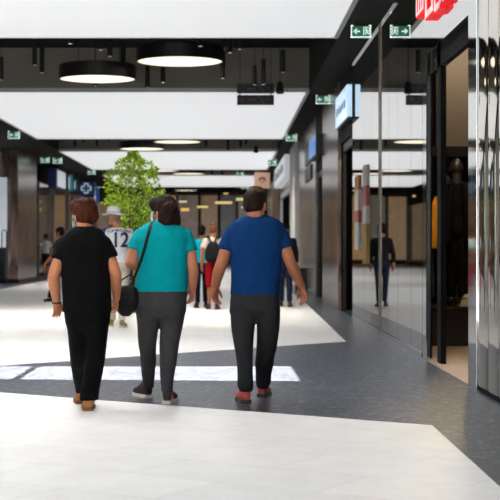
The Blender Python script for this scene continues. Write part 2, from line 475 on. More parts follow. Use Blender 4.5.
# ------------------------------------------------------------------ ceiling
# side soffits, upper black ceiling with one glazed slit, white panels with added glow, and fascias
YR = 4.0
b = MB(); b.box(1.7, XR, YR, Y1, ZC, ZR); struct(b.build('ceiling', BLACK))
b = MB(); b.box(-9, -5.79, YR, Y1, ZC, ZR); struct(b.build('ceiling', BLACK))
SEL = math.radians(64)
dy = ZR / math.tan(SEL)
slit = [(-5.6, 14.05 + dy), (.68, 13.62 + dy), (.66, 15.5 + dy), (-5.6, 15.42 + dy)]
b = MB()
o4 = [(-9, YR), (XR, YR), (XR, 30.2), (-9, 30.2)]
for z in (ZR, ZR + .12):
    V = [b.bm.verts.new((x, y, z)) for x, y in o4]; W = [b.bm.verts.new((x, y, z)) for x, y in slit]
    for i in range(4): b.bm.faces.new((V[i], V[(i+1) % 4], W[(i+1) % 4], W[i]))
struct(b.build('ceiling', BLACK))
b = MB(); b.box(-2.06, -1.98, 13.5 + dy, 16 + dy, ZR, ZR + .1); struct(b.build('ceiling_beam', BLACK))
b = MB(); b.box(-9, XR, 30.2, Y1, ZR, ZR + .12); struct(b.build('ceiling', BLACK))
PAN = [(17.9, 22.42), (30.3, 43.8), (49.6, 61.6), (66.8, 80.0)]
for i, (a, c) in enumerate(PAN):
    b = MB(); b.box(-5.74, 1.63, a + .03, c - .05, 4.485, 4.62); struct(b.build('ceiling_panel', PANGLOW))
    b = MB()
    b.box(1.63, 1.7, a, c, 4.47, 4.66); b.box(-5.79, -5.74, a, c, 4.47, 4.66); b.box(-5.74, 1.63, c - .05, c, 4.475, 4.66); b.box(-5.74, 1.63, a, a + .03, 4.475, 4.56)
    struct(b.build('trim_%d' % (i + 1), WHITEP))
    b = MB(); b.box(-5.79, 1.7, a, a + .12, 4.56 if i else 4.56, ZR); struct(b.build('ceiling_fascia', TAUPE))

# ------------------------------------------------------------------ right wall: mirrored shop fronts
dx = lambda px, x=XR: x * FP / (px - CX)
seams = [422.5, 411, 398, 388.5, 380, 372, 364, 352.5]
n = 0
for a, c in zip(seams, seams[1:]):
    n += 1; b = MB(); b.box(XR, XR + .03, dx(a) + .008, dx(c) - .008, .06, ZC)
    o = b.build('window_%d' % n, MIRR); struct(o)
b = MB(); b.box(XR + .03, XR + .05, dx(422.5), dx(352.5), 0, ZC); struct(b.build('wall_right', BLACK))
b = MB(); b.box(XR - .01, XR + .05, dx(422.5), dx(352.5), 0, .06); struct(b.build('baseboard_right', CHROME))
b = MB(); b.box(XR - .012, XR + .02, dx(381), dx(379.2), .0, ZC); struct(b.build('trim_5', mat('bronze_trim', (112, 102, 92), .35, metal=.8, nscale=5)))
b = MB(); b.box(XR - .004, XR + .06, dx(426.5), dx(423), 0, 3.42); b.box(XR - .004, XR + .06, dx(470.5), dx(426), 3.385, 3.42); struct(b.build('trim_6', CHROME))
b = MB(); b.box(XR - .03, XR + .02, 19, dx(352.5), ZC - .05, ZC); struct(b.build('trim_7', CHROME))
# header over the near shop doorway, chrome pier and fluted steel cladding
b = MB(); b.box(XR, XR + .06, dx(470), dx(422.5), 3.42, ZC); struct(b.build('wall_right', MIRR))
b = MB(); b.box(XR - .014, XR + .3, dx(478), dx(469.8), 0, ZC, .003); struct(b.build('column', CHROME))
for i in range(7):
    y1 = 12.74 - i * .485; y0 = y1 - .48; b = MB(); prof = []
    for k in range(17):
        t = k / 16; prof.append((XR - .002 - .012 * (1 - abs(2*t - 1) ** 3), y0 + (y1 - y0) * t))
    prof = prof + [(XR + .1, y1), (XR + .1, y0)]
    b.loft([[Vector((x, y, .05)) for x, y in prof], [Vector((x, y, ZC)) for x, y in prof]])
    o = b.build('wall_cladding', STEELW); struct(o)
    for f in o.data.polygons: f.use_smooth = len(f.vertices) == 4
    bv = o.modifiers.new('e', 'EDGE_SPLIT'); bv.split_angle = .6
b = MB(); b.box(XR + .1, XR + .3, 9.3, 12.76, 0, ZC); b.box(XR, XR + .1, 9.3, 12.74, 0, .05); struct(b.build('wall_right', BLACK))
b = MB(); b.box(XR, XR + .3, Y0, 9.3, 0, ZC); struct(b.build('wall_right', OUTW))
# shop room behind the doorway
b = MB(); b.box(XR, 6, 12.6, 25.6, -.2, .004); struct(b.build('floor', BEIGEF))
b = MB(); b.box(XR + .3, 6, 25.4, 25.6, 0, 5); struct(b.build('wall_back', DARKW))
b = MB(); b.box(6, 6.2, 12.6, 25.6, 0, 5); struct(b.build('wall_back', DARKW))
b = MB(); b.box(XR + .3, 6, 12.4, 12.6, 0, 5); struct(b.build('wall_back', DARKW))
b = MB(); b.box(XR + .05, 6, 12.6, 25.6, 4.95, 5.1); struct(b.build('ceiling', DARKW))
b = MB(); b.box(3.15, 5.2, 21.9, 22.05, 2.75, 4.6, .01); struct(b.build('wall_panel', TANW))
b = MB(); b.box(2.6, 5.6, 21.6, 22.2, 2.6, 2.75); struct(b.build('beam', BLACK))
# sliding door frame just inside the opening
b = MB(); b.box(2.28, 2.34, dx(443.5, 2.31), dx(440, 2.31), 0, 3.38); b.box(2.28, 2.34, 13.3, 16.3, 3.2, 3.7)
struct(b.build('door_1', BLACK))
b = MB(); b.box(XR, 3.6, 25.6, 62.2, -.2, .003); struct(b.build('floor', BLACK))
# farther along the right wall
def wall(y0, y1, z0, z1, m, x=XR, name='wall_right', depth=.5, bev=0):
    b = MB(); b.box(x, x + depth, y0, y1, z0, z1, bev); return struct(b.build(name, m))
wall(25.75, 28.5, 3.25, ZC, BLACK); wall(25.75, 28.5, 0, 3.25, BLACK, 3.4, depth=.1)
b = MB(); b.box(XR + .05, XR + .11, 25.8, 25.95, 0, 3.25); b.box(XR + .05, XR + .11, 28.3, 28.45, 0, 3.25); b.box(XR + .05, XR + .11, 25.8, 28.45, 3.1, 3.25); struct(b.build('door_2', BLKM))
wall(28.5, 33.2, 0, ZC, BROWNST, XR - .04, 'pillar', depth=.07, bev=.01); wall(28.5, 33.2, 0, ZC, BLACK, XR + .03)
wall(33.2, 36.2, 3.1, ZC, BLACK); wall(33.2, 36.2, 0, 3.1, BLACK, 3.2, depth=.1)
b = MB(); b.box(XR + .05, XR + .11, 33.3, 33.5, 0, 3.1); b.box(XR + .05, XR + .11, 35.9, 36.1, 0, 3.1); b.box(XR + .05, XR + .11, 33.3, 36.1, 2.95, 3.1); struct(b.build('door_3', BLKM))
wall(36.2, 45.2, 0, ZC, GREYST, XR - .02, 'pillar', depth=.06, bev=.01); wall(36.2, 45.2, 0, ZC, BLACK, XR + .04)
wall(45.2, 49, 0, ZC, WHITEP, XR - .12, 'column', bev=.02)
wall(49, 62, 3.4, ZC, GREYST, XR); wall(49, 62, 0, 3.4, BLACK, 3.2, depth=.1)
b = MB(); b.box(XR + .01, 3.3, 61.92, 61.99, 0, 3.4); struct(b.build('wall_right', BLACK))
b = MB(); b.box(XR + .02, XR + .12, 49.1, 49.5, 0, 3.4); b.box(XR + .02, XR + .12, 61.4, 61.9, 0, 3.4); b.box(XR + .02, XR + .12, 49.1, 61.9, 3.2, 3.4); struct(b.build('door_4', WHITEP))
wall(62, 70, 0, ZC, ROSEST, XR - .05, 'pillar', bev=.02)
wall(70, 80, 0, ZC, GREYST, XR - .03); wall(80, Y1, 0, ZC, DGLASS)

# ------------------------------------------------------------------ left wall
b = MB(); b.box(-7.9, -7.7, Y0, 43.5, 0, ZC); struct(b.build('wall_left', OUTW))
b = MB(); b.box(-9.0, -8.9, 43.5, 48.6, 0, ZC); b.box(-9, -7.7, 43.4, 43.5, 0, ZC); b.box(-8.9, -7.36, 50.6, 50.7, 0, ZC); struct(b.build('wall_left', DARKW))
b = MB(); b.box(-7.6, -7.02, 48.5, 53.2, .12, ZC, .02); struct(b.build('pillar', BROWNST))
b = MB(); b.box(-7.62, -6.98, 48.45, 53.25, 0, .12); struct(b.build('baseboard_left', BLKM))
ms = [53.25, 58.4, 63.5, 69.5, 76, 84, 96.9]
for i, (a, c) in enumerate(zip(ms, ms[1:])):
    b = MB(); b.box(-7.75, -7.7, a + .1, c - .1, .15, 3.9); struct(b.build('window_%d' % (i + 8), DGLASS))
    b = MB(); b.box(-7.78, -7.6, c - .1, c + .1, 0, 3.9); struct(b.build('mullion', mat('grey_frame', (120, 120, 122), .4, metal=.4, nscale=5)))
b = MB(); b.box(-7.9, -7.66, 53.2, Y1, 3.9, ZC); b.box(-7.9, -7.68, 53.2, Y1, 0, .15); struct(b.build('wall_left', BLACK))
b = MB(); b.box(-9, -7.76, 53.2, Y1, 0, ZC); struct(b.build('wall_left', DARKW))

# ------------------------------------------------------------------ far end: dark shop fronts, panes with added glow
b = MB(); b.box(-9, 3, Y1, Y1 + .2, 0, ZR); struct(b.build('wall_end', mat('dim_brown_wall', (74, 58, 46), .5, nscale=1.2, namt=.5, emit=.0)))
b = MB(); b.box(-9, 2.6, Y1 - .9, Y1, 4.75, ZR); struct(b.build('wall_end', DARKW))
xs = [-7.6, -6.2, -5.0, -3.4, -1.9, -.6, .6, 1.7]
for i, x in enumerate(xs):
    b = MB(); b.box(x - .09, x + .09, Y1 - .3, Y1 - .02, 0, 4.75); struct(b.build('mullion', BLKM if i % 3 else mat('grey_frame', (120, 120, 122), .4)))
for i, (x0, x1) in enumerate(zip(xs, xs[1:])):
    c = [(104, 84, 62), (70, 66, 56), (120, 92, 60), (78, 66, 56), (92, 74, 54), (52, 50, 48), (80, 76, 66)][i]
    b = MB(); b.box(x0 + .1, x1 - .1, Y1 - .15, Y1 - .05, .3, 4.6); struct(b.build('window_%d' % (20 + i), mat('far_glow_pane_%d' % i, c, .15, nscale=1.6, namt=.5, emit=1.1)))  # pane emission added to brighten the far end

# ------------------------------------------------------------------ camera and daylight
cam = bpy.data.cameras.new('camera'); co = bpy.data.objects.new('camera', cam); COL.objects.link(co); SC.camera = co
co.location = (0, 0, CAMZ); co.rotation_euler = (PI/2, 0, 0)
cam.sensor_width = 36; cam.sensor_fit = 'HORIZONTAL'; cam.lens = FP / 500 * 36
cam.shift_x = (250 - CX) / 500; cam.shift_y = -(250 - CY) / 500
cam.clip_end = 400; cam.clip_start = .2
cam.dof.use_dof = True; cam.dof.focus_distance = 11.9; cam.dof.aperture_fstop = 4.5
w = bpy.data.worlds.new('sky'); SC.world = w; w.use_nodes = True
bg = w.node_tree.nodes['Background']; bg.inputs[0].default_value = (.86, .93, 1, 1); bg.inputs[1].default_value = 2.2
def light(kind, name, loc, energy, col=(1, 1, 1), rot=(0, 0, 0), **kw):
    L = bpy.data.lights.new(name, kind); L.energy = energy; L.color = col
    for k_, v in kw.items(): setattr(L, k_, v)
    o = bpy.data.objects.new(name, L); COL.objects.link(o); o.location = loc; o.rotation_euler = rot; return o
sd = Vector((0, -math.cos(SEL), -math.sin(SEL)))
light('SUN', 'sun', (0, 40, 60), 44, (1, .97, .93), sd.to_track_quat('-Z', 'Y').to_euler(), angle=.006)
# unseen spots without fixtures, added above the picture to brighten the near floor
for x_, q_ in ((-4.8, 1.25), (-2.6, 1.2), (-.2, .6)):
    for y_, p_ in ((9.2, 215), (12.8, 480), (16.4, 540)):
        light('SPOT', 'added_near_spot', (x_, y_, 5.1), p_ * q_ * .93, (1, .985, .965), spot_size=2.5, spot_blend=.9, shadow_soft_size=.35)
SC.view_settings.view_transform = 'Standard'; SC.view_settings.look = 'None'; SC.view_settings.gamma = 1; SC.view_settings.exposure = 0
SC.view_settings.use_curve_mapping = False
SC.cycles.max_bounces = 10; SC.cycles.diffuse_bounces = 4; SC.cycles.glossy_bounces = 5; SC.cycles.use_denoising = True
SC.cycles.caustics_reflective = False; SC.cycles.caustics_refractive = False; SC.cycles.sample_clamp_indirect = 6
# ------------------------------------------------------------------ lamps
NUM = ['first', 'second', 'third', 'fourth', 'fifth', 'sixth', 'seventh', 'eighth', 'ninth', 'tenth', 'eleventh', 'twelfth', 'thirteenth', 'fourteenth', 'fifteenth', 'sixteenth', 'seventeenth', 'eighteenth']
def disc_lamp(px, py, d, wpx, hpx, label):
    r = wpx * d / FP / 2; x, z = PX(px, d), PZ(py, d); h = hpx * d / FP
    t = empty('pendant_lamp', (x, d, z), label, 'lamp', 'round pendant lamps')
    b = MB(); N = 64
    ring = lambda rr, zz: [Vector((x + rr*math.cos(2*PI*k/N), d + rr*math.sin(2*PI*k/N), zz)) for k in range(N)]
    b.loft([ring(r - .03, z + .02), ring(r - .025, z), ring(r, z), ring(r, z + h - .02), ring(r - .02, z + h), ring(.04, z + h + .015)])
    o = b.build('lamp_shade', BLKM, t)
    b = MB(); b.loft([ring(r - .028, z + .018), ring(r - .028, z + .012)]); b.build('diffuser', LAMPE, t)
    for a in (.5, 2.6, 4.7):
        c = MB(); c.tube([(x + r*.62*math.cos(a), d + r*.62*math.sin(a), z + h - .01), (x + r*.62*math.cos(a), d + r*.62*math.sin(a), ZR)], .006, 6); c.build('cable', BLKM, t)
    return t
disc_lamp(97.5, 79.5, 27.2, 77, 14.5, 'round black pendant lamp, left and lower one of the near pair')
disc_lamp(179.8, 62, 26.2, 87, 15, 'largest round black pendant lamp, right one of the near pair')
disc_lamp(142, 149.3, 47, 46, 7.5, 'round black pendant lamp hanging right above the tree, in the second ceiling recess')
disc_lamp(177.5, 142.2, 46, 48, 8, 'round pendant lamp right of the one above the tree, tucked under the second white panel')
disc_lamp(188.5, 174, 64, 34, 5, 'round pendant lamp in the third ceiling recess, above the dark-haired woman')
disc_lamp(161, 171, 63, 34, 5, 'round pendant lamp in the third ceiling recess, partly behind the tree top')
disc_lamp(186, 190.6, 84, 24, 4, 'farthest round pendant lamp, beyond the last white ceiling panel')

def spot(px, yb, yt, d, wpx, label, group, power=0):
    x, z0, z1 = PX(px, d), PZ(yb, d), min(PZ(yt, d), ZR - .05); r = wpx * d / FP / 2
    t = empty('cylinder_spotlight', (x, d, z0), label, 'spotlight', group)
    b = MB(); N = 20
    ring = lambda rr, zz: [Vector((x + rr*math.cos(2*PI*k/N), d + rr*math.sin(2*PI*k/N), zz)) for k in range(N)]
    b.loft([ring(r*.8, z0 + .02), ring(r*.85, z0), ring(r, z0), ring(r, z1), ring(r*.3, z1 + .01)]); b.build('housing', BLKM, t)
    b = MB(); b.loft([ring(r*.8, z0 + .012), ring(r*.8, z0 + .004)]); b.build('lens', LENSE, t)
    b = MB(); b.tube([(x, d, z1), (x, d, ZR)], .006, 6); b.build('cable', BLKM, t)
    if power: light('SPOT', 'spot_beam', (x, d, z0 - .02), power, (1, .93, .84), (0, 0, 0), spot_size=2.3, spot_blend=1, shadow_soft_size=.06)
R1 = [(1, 80, 57, 26, 5), (34.5, 65.5, 40, 25.5, 5), (42, 73, 44, 26, 5), (70.5, 44, 24, 24.6, 5.5), (95.6, 86, 66, 29.2, 4.5), (100.5, 50, 28, 25, 5.5), (109.8, 56.5, 34, 26.5, 5), (123, 68.7, 42, 28.6, 5.5), (147.5, 87.6, 62, 28.6, 4.6), (163, 82.5, 58, 28.4, 5), (200.3, 46.5, 25, 24.5, 5.5),
      (222.6, 78.4, 51, 27, 5), (230, 53, 30, 25.2, 5), (240, 49.5, 28, 25, 4.5), (254.7, 85, 65.5, 26.4, 4.4), (263.3, 84.6, 59, 26, 4.8), (283, 72.5, 50, 26, 4.9)]
for i, (px, yb, yt, d, wp) in enumerate(R1):
    spot(px, yb, yt, d, wp, NUM[i] + ' black cylinder spotlight from the left in the nearest ceiling recess', 'cylinder spotlights in the near recess', (800 if i == 5 else 400) if i in (0, 2, 5, 9, 11, 16) else 0)
R2 = [(75, 146.5, 134, 46.5, 3.2), (83, 142.5, 130, 45.8, 3), (97, 146.3, 134, 46.5, 3), (109, 141.6, 130, 45.5, 3), (206, 147, 135, 47, 2.8), (228, 150, 138, 48, 2.8), (240.6, 147.2, 137, 46.6, 3), (246, 144.6, 134, 46, 2.8)]
for i, (px, yb, yt, d, wp) in enumerate(R2):
    spot(px, yb, yt, d, wp, NUM[i] + ' black cylinder spotlight from the left in the second ceiling recess', 'cylinder spotlights in the second recess', 560 if i in (0, 3, 4, 7) else 0)
R3 = [(105, 174.5, 166, 63.5, 2.4), (212, 175, 166, 64, 2.2), (222, 175, 166, 64, 2.2)]
for i, (px, yb, yt, d, wp) in enumerate(R3):
    spot(px, yb, yt, d, wp, NUM[i] + ' black cylinder spotlight from the left in the third ceiling recess', 'cylinder spotlights in the third recess', 1000)
def dome(px, y0, y1, d, wpx, label):
    x = PX(px, d); z0, z1 = PZ(y1, d), PZ(y0, d); r = wpx*d/FP/2; h = z1 - z0
    t = empty('dome_speaker', (x, d, z0), label, 'speaker', 'dome speakers')
    b = MB(); N = 24
    b.loft([[Vector((x + rr*r*math.cos(2*PI*k/N), d + rr*r*math.sin(2*PI*k/N), z0 + zz*h)) for k in range(N)] for rr, zz in ((.75, 0), (.98, .05), (1, .18), (.92, .5), (.72, .85), (.5, .97), (.2, 1))]); b.build('housing', BLKM, t, smooth=True)
    b = MB(); b.tube([(x, d, z1 - .02), (x, d, ZR)], .007, 6); b.build('cable', BLKM, t)
dome(280, 81.5, 94, 27.5, 8, 'black dome speaker hanging right of the overhead information sign')
dome(256, 146, 153, 48, 5, 'small black dome speaker hanging in the second ceiling recess')

# ------------------------------------------------------------------ overhead information sign
t = empty('information_sign', (PX(255.5, 28.5), 28.5, PZ(105, 28.5)), 'black double-panel information sign hanging under the ceiling, right of centre', 'sign')
for (ya, yb) in ((84, 93.4), (95.2, 105)):
    b = MB(); b.box(PX(237, 28.5), PX(274, 28.5), 28.45, 28.55, PZ(yb, 28.5), PZ(ya, 28.5), .006); bd = b.build('sign_board', BLKM, t)
    q = MB(); zz = PZ((ya + yb)/2, 28.5)
    def mark(px0, px1, h, m): 
        q = MB(); q.box(PX(px0, 28.5), PX(px1, 28.5), 28.435, 28.452, zz - h, zz + h); return q
    RED = mat('dim_red_print', (96, 30, 28), .6, nscale=5); GRY = mat('dim_grey_print', (74, 68, 66), .6, nscale=5)
    a = MB()
    for p in (266.6, 268.4): a.box(PX(p, 28.5), PX(p + .9, 28.5), 28.437, 28.452, zz - .02, zz + .02)
    a.prism([(PX(266, 28.5), 28.437, zz + .01), (PX(270, 28.5), 28.437, zz + .01), (PX(268, 28.5), 28.437, zz + .05)], (0, .012, 0))
    sub(a, 'arrow', GRY, bd, t)
    a = MB(); a.prism([(PX(258, 28.5), 28.437, zz + .07), (PX(259, 28.5), 28.437, zz + .07), (PX(264.5, 28.5), 28.437, zz - .07), (PX(263.5, 28.5), 28.437, zz - .07)], (0, .012, 0)); sub(a, 'stripe', GRY, bd, t)
    if ya > 90:
        a = MB()
        for p in (240, 241.6, 243.2): a.box(PX(p, 28.5), PX(p + 1, 28.5), 28.437, 28.452, zz - .04, zz + .04)
        sub(a, 'printed_mark', RED, bd, t)
    a = MB(); a.box(PX(247, 28.5), PX(256, 28.5), 28.44, 28.452, zz - .012, zz + .012); sub(a, 'printed_line', GRY, bd, t)
for p in (240, 271):
    b = MB(); b.tube([(PX(p, 28.5), 28.5, PZ(95.5, 28.5)), (PX(p, 28.5), 28.5, PZ(93, 28.5))], .012, 8); b.tube([(PX(p, 28.5), 28.5, PZ(84.5, 28.5)), (PX(p, 28.5), 28.5, ZR)], .005, 6); b.build('hanger', BLKM, t)

# ------------------------------------------------------------------ exit signs
GREEN = mat('exit_sign_green', (6, 92, 66), .4, nscale=6, namt=.1, emit=.5, emitcol=(8, 96, 70))
EXW = mat('exit_sign_white', (226, 244, 236), .4, nscale=6, namt=.03, emit=.75, emitcol=(226, 246, 238))
def exit_sign(px, py, d, wpx, label, arrow=-1):
    x, z = PX(px, d), PZ(py, d); w = wpx*d/FP/2; h = w*.62
    t = empty('exit_sign', (x, d, z - h), label, 'exit sign', 'green emergency exit signs')
    f = w*.09
    b = MB(); b.box(x - w, x + w, d - .02, d + .02, z - h, z - h + f*1.3); b.box(x - w, x - w + f, d - .02, d + .02, z - h, z + h); b.box(x + w - f, x + w, d - .02, d + .02, z - h, z + h)
    b.box(x - w, x - w*.75, d - .02, d + .02, z + h - f*.8, z + h); b.box(x + w*.75, x + w, d - .02, d + .02, z + h - f*.8, z + h); b.build('frame', EXW, t)
    b = MB(); b.box(x - w + f, x + w - f, d - .012, d + .012, z - h + f*1.3, z + h - f); g = b.build('panel', GREEN, t)
    q = lambda u, v: (x + u*w, d - .02, z + v*h)
    s = arrow
    b = MB(); b.prism([q(s*.78, 0.02), q(s*.5, .42), q(s*.38, .42), q(s*.5, .12), q(s*.12, .12), q(s*.12, -.1), q(s*.5, -.1), q(s*.38, -.4), q(s*.5, -.4)], (0, .01, 0)); sub(b, 'arrow', EXW, g, t)
    b = MB(); e = -s
    b.prism([q(e*.22, -.55), q(e*.22, .6), q(e*.3, .6), q(e*.3, -.55)], (0, .01, 0)); b.prism([q(e*.78, -.55), q(e*.78, .6), q(e*.86, .6), q(e*.86, -.55)], (0, .01, 0)); b.prism([q(e*.22, .6), q(e*.22, .7), q(e*.86, .7), q(e*.86, .6)], (0, .01, 0))
    # running figure: head, leaning trunk, arms and legs
    b.prism([q(e*.52 + .085*math.cos(k*PI/5), .42 + .12*math.sin(k*PI/5)) for k in range(10)], (0, .01, 0))
    b.prism([q(e*.46, .28), q(e*.62, .28), q(e*.64, -.08), q(e*.5, -.08)], (0, .01, 0))
    b.prism([q(e*.5, -.04), q(e*.6, -.06), q(e*.44, -.5), q(e*.34, -.5)], (0, .01, 0)); b.prism([q(e*.56, -.04), q(e*.66, -.06), q(e*.76, -.44), q(e*.67, -.48)], (0, .01, 0))
    b.prism([q(e*.46, .26), q(e*.5, .16), q(e*.34, -.02), q(e*.3, .06)], (0, .01, 0)); b.prism([q(e*.6, .26), q(e*.62, .14), q(e*.76, .06), q(e*.76, .16)], (0, .01, 0))
    sub(b, 'running_figure', EXW, g, t)
    for p in (-.6, .6):
        b = MB(); b.tube([(x + p*w, d, z + h - f*1.1), (x + p*w, d, ZC + .001)], .006, 6); b.build('hanger', BLKM, t)
exit_sign(361, 31.5, 20.9, 20, 'nearest green exit sign on the right, beside the mirrored wall')
exit_sign(323, 99.6, 30.6, 14, 'second green exit sign on the right, above the brown granite pillar')
exit_sign(291.5, 137.5, 41.5, 11, 'third green exit sign on the right, above the white box sign')
exit_sign(271.8, 162.6, 53.5, 9, 'fourth green exit sign on the right, right above the peach sign')
exit_sign(240, 174.2, 63.5, 7, 'green exit sign in the third ceiling recess, left of the peach sign')
exit_sign(244.5, 186.4, 80.8, 7, 'farthest green exit sign, just left of the balding man\'s head')
exit_sign(14, 135, 41, 11.5, 'nearest green exit sign on the left, above the brown granite pillar')
exit_sign(57.5, 160.5, 52.6, 9, 'green exit sign on the left above the dark blue projecting sign')
exit_sign(45, 160, 52.6, 8.5, 'dim glass reflection of the exit sign above the dark blue sign, built as a sign')  # a reflection in the shop glass, modelled as a second sign
exit_sign(91.5, 172, 62.4, 7.5, 'green exit sign on the left above the pharmacy cross sign')
exit_sign(97, 185.6, 80.6, 6.5, 'farthest green exit sign on the left, right of the pharmacy cross')

# ------------------------------------------------------------------ right side signs
LB = mat('cool_lightbox', (214, 234, 250), .3, nscale=1.4, namt=.04, emit=.8, emitcol=(196, 226, 252))
t = empty('lightbox_sign', (XR - .12, 25.4, 3.35), 'bluish-white illuminated box sign over the dark doorway beside the mirrors', 'sign')
b = MB(); b.box(XR - .1, XR, 25.4, 28.1, 3.5, 4.12, .01); b.build('casing', BLKM, t)
b = MB(); b.box(XR - .12, XR - .09, 25.45, 28.05, 3.53, 4.09); f_ = b.build('lit_face', LB, t)
b = MB(); b.box(XR - .115, XR - .03, 25.38, 25.4, 3.53, 4.09); b.build('lit_end', LB, t)
for i in range(5):
    b = MB(); y = 25.7 + i*.44; b.box(XR - .126, XR - .121, y, y + .28, 3.72 + .02*(i % 2), 3.86)
    sub(b, 'printed_mark', mat('pale_blue_print', (150, 190, 226), .5, nscale=6), f_, t)
t = empty('lightbox_sign', (XR - .1, 35, 3.4), 'small blue lit sign above the second dark doorway on the right', 'sign')
b = MB(); b.box(XR - .18, XR, 33.3, 36.0, 3.35, 3.85, .01); b.build('casing', BLKM, t)
b = MB(); b.box(XR - .195, XR - .175, 33.35, 35.95, 3.38, 3.82); b.build('lit_face', mat('blue_lightbox', (84, 140, 206), .3, nscale=2, emit=.5, emitcol=(70, 130, 206)), t)
t = empty('box_sign', (XR - .15, 49.5, 3.6), 'white box sign with faint lettering over a shop doorway, behind the white column', 'sign')
b = MB(); b.box(XR - .28, XR, 49.1, 60, 3.62, 4.36, .01); bs = b.build('casing', mat('white_sign_face', (228, 232, 236), .4, nscale=3, namt=.03, emit=.35, emitcol=(230, 236, 242)), t)
for i in range(6):
    b = MB(); b.box(XR - .29, XR - .275, 50.5 + i*1.5, 51.4 + i*1.5, 3.85, 4.1 + .06*(i % 2))
    b.build('printed_mark', mat('grey_blue_print', (120, 134, 150), .5, nscale=6), t)
# peach hanging sign with a small dark emblem
d = 61.5; t = empty('hanging_sign', (PX(262, d), d, PZ(188.5, d)), 'peach square sign with a small dark emblem, above the balding man\'s head', 'sign')
b = MB(); b.box(PX(254.3, d), PX(270, d), d - .06, d + .06, PZ(188.5, d), PZ(172.5, d), .01); b.build('sign_board', mat('peach_sign', (222, 178, 152), .5, nscale=3, namt=.04, emit=.25, emitcol=(230, 176, 146)), t)
b = MB(); arc = [(258.6, 181), (259, 179), (260.4, 177.6), (262.2, 177.2), (264.2, 177.6), (265.6, 179), (266, 181), (264.8, 181), (264.4, 179.8), (263, 179), (261.2, 179), (260, 179.9), (259.7, 181)]
b.prism([Vector((PX(a, d), d - .075, PZ(c, d))) for a, c in arc], (0, .02, 0)); b.build('emblem', mat('dark_emblem', (44, 40, 52), .5, nscale=5), t)
b = MB(); b.box(PX(261, d), PX(264, d), d - .075, d - .055, PZ(182.6, d), PZ(181.4, d)); b.build('emblem_bar', mat('ochre_emblem', (190, 150, 60), .5, nscale=5), t)
b = MB(); b.tube([(PX(270, d) - .03, d, PZ(180, d)), (XR + .01, d, PZ(180, d))], .03, 8); b.build('bracket', BLKM, t)
# posters on the grey marble pier
for i, (z0, z1, y0, y1, lab, c) in enumerate(((3.45, 3.9, 37.5, 40.4, 'upper dark framed notice high on the grey marble pier', (70, 66, 66)), (3.0, 3.38, 37.5, 40.4, 'lower dark framed notice high on the grey marble pier', (52, 48, 48)))):
    t = empty('notice_frame', (XR - .03, (y0+y1)/2, z0), lab, 'notice'); b = MB(); b.box(XR - .06, XR - .02, y0, y1, z0, z1, .006); b.build('frame', BLKM, t)
    b = MB(); b.box(XR - .066, XR - .058, y0 + .12, y1 - .12, z0 + .06, z1 - .06); b.build('notice_sheet', mat('notice_%d' % i, c, .4, nscale=2, namt=.3), t)
# banners reflected in the mirrored front, put on it as coloured strips
for (pa, pb, zz, lab, cols) in ((360, 356.3, (2.44, 1.2), 'left reflected banner, put as a strip on the mirrored front, with an orange tip', [(2.44, 2.2, (150, 92, 44)), (2.2, 1.86, (186, 178, 174)), (1.86, 1.66, (150, 70, 68)), (1.66, 1.2, (176, 174, 174))]),
                               (368, 364.3, (2.55, .98), 'right reflected banner, put as a strip on the mirrored front, yellow at the bottom', [(2.55, 2.22, (190, 186, 186)), (2.22, 1.9, (158, 80, 80)), (1.9, 1.62, (188, 182, 180)), (1.62, .98, (150, 118, 56))])):
    y0, y1 = dx(pa), dx(pb); t = empty('banner', (XR - .02, (y0+y1)/2, zz[1]), lab, 'banner', 'reflected banners put as strips on the mirrors')
    for z1, z0, c in cols:
        b = MB(); b.box(XR - .03, XR - .004, y0, y1, z0, z1); b.build('colour_field', mat('print_%d_%d_%d' % c, c, .5, nscale=5), t)
# red channel letters above the doorway
RED = mat('red_sign_letter', (226, 18, 24), .35, nscale=5, namt=.08, emit=.55, emitcol=(235, 14, 22))
REDW = mat('white_letter_edge', (244, 226, 226), .35, nscale=5, emit=.4)
t = empty('shop_letters', (XR - .05, 15.2, 3.7), 'red illuminated shop lettering above the near doorway, cut by the picture top', 'sign')
def letter(y0, y1, z0, strokes):
    b = MB(); e = MB(); H = .62
    for (u0, u1, v0, v1) in strokes:
        ya, yb = y0 + (y1 - y0)*u0, y0 + (y1 - y0)*u1
        b.box(XR - .07, XR - .001, ya, yb, z0 + v0*H, z0 + v1*H, .008)
        e.box(XR - .076, XR - .069, ya + .02, yb - .02, z0 + v0*H + .02, z0 + v1*H - .02)
    o = b.build('letter', RED, t); sub(e, 'letter_face', REDW, o, t)
letter(15.78, 16.42, 3.84, [(0, .16, 0, 1), (.28, .42, 0, 1), (.56, .7, 0, 1), (.84, 1, 0, 1), (0, 1, 0, .1)])
letter(15.06, 15.66, 3.70, [(0, .22, 0, 1), (.78, 1, 0, 1), (0, 1, 0, .16), (0, 1, .42, .58), (0, 1, .85, 1)])
letter(14.5, 14.98, 3.66, [(0, .24, .06, 1), (.76, 1, 0, 1), (0, 1, .3, .46), (.2, 1, .0, .16)])
letter(13.95, 14.42, 3.68, [(0, .24, .1, 1), (.76, 1, 0, 1), (0, 1, .35, .5)])

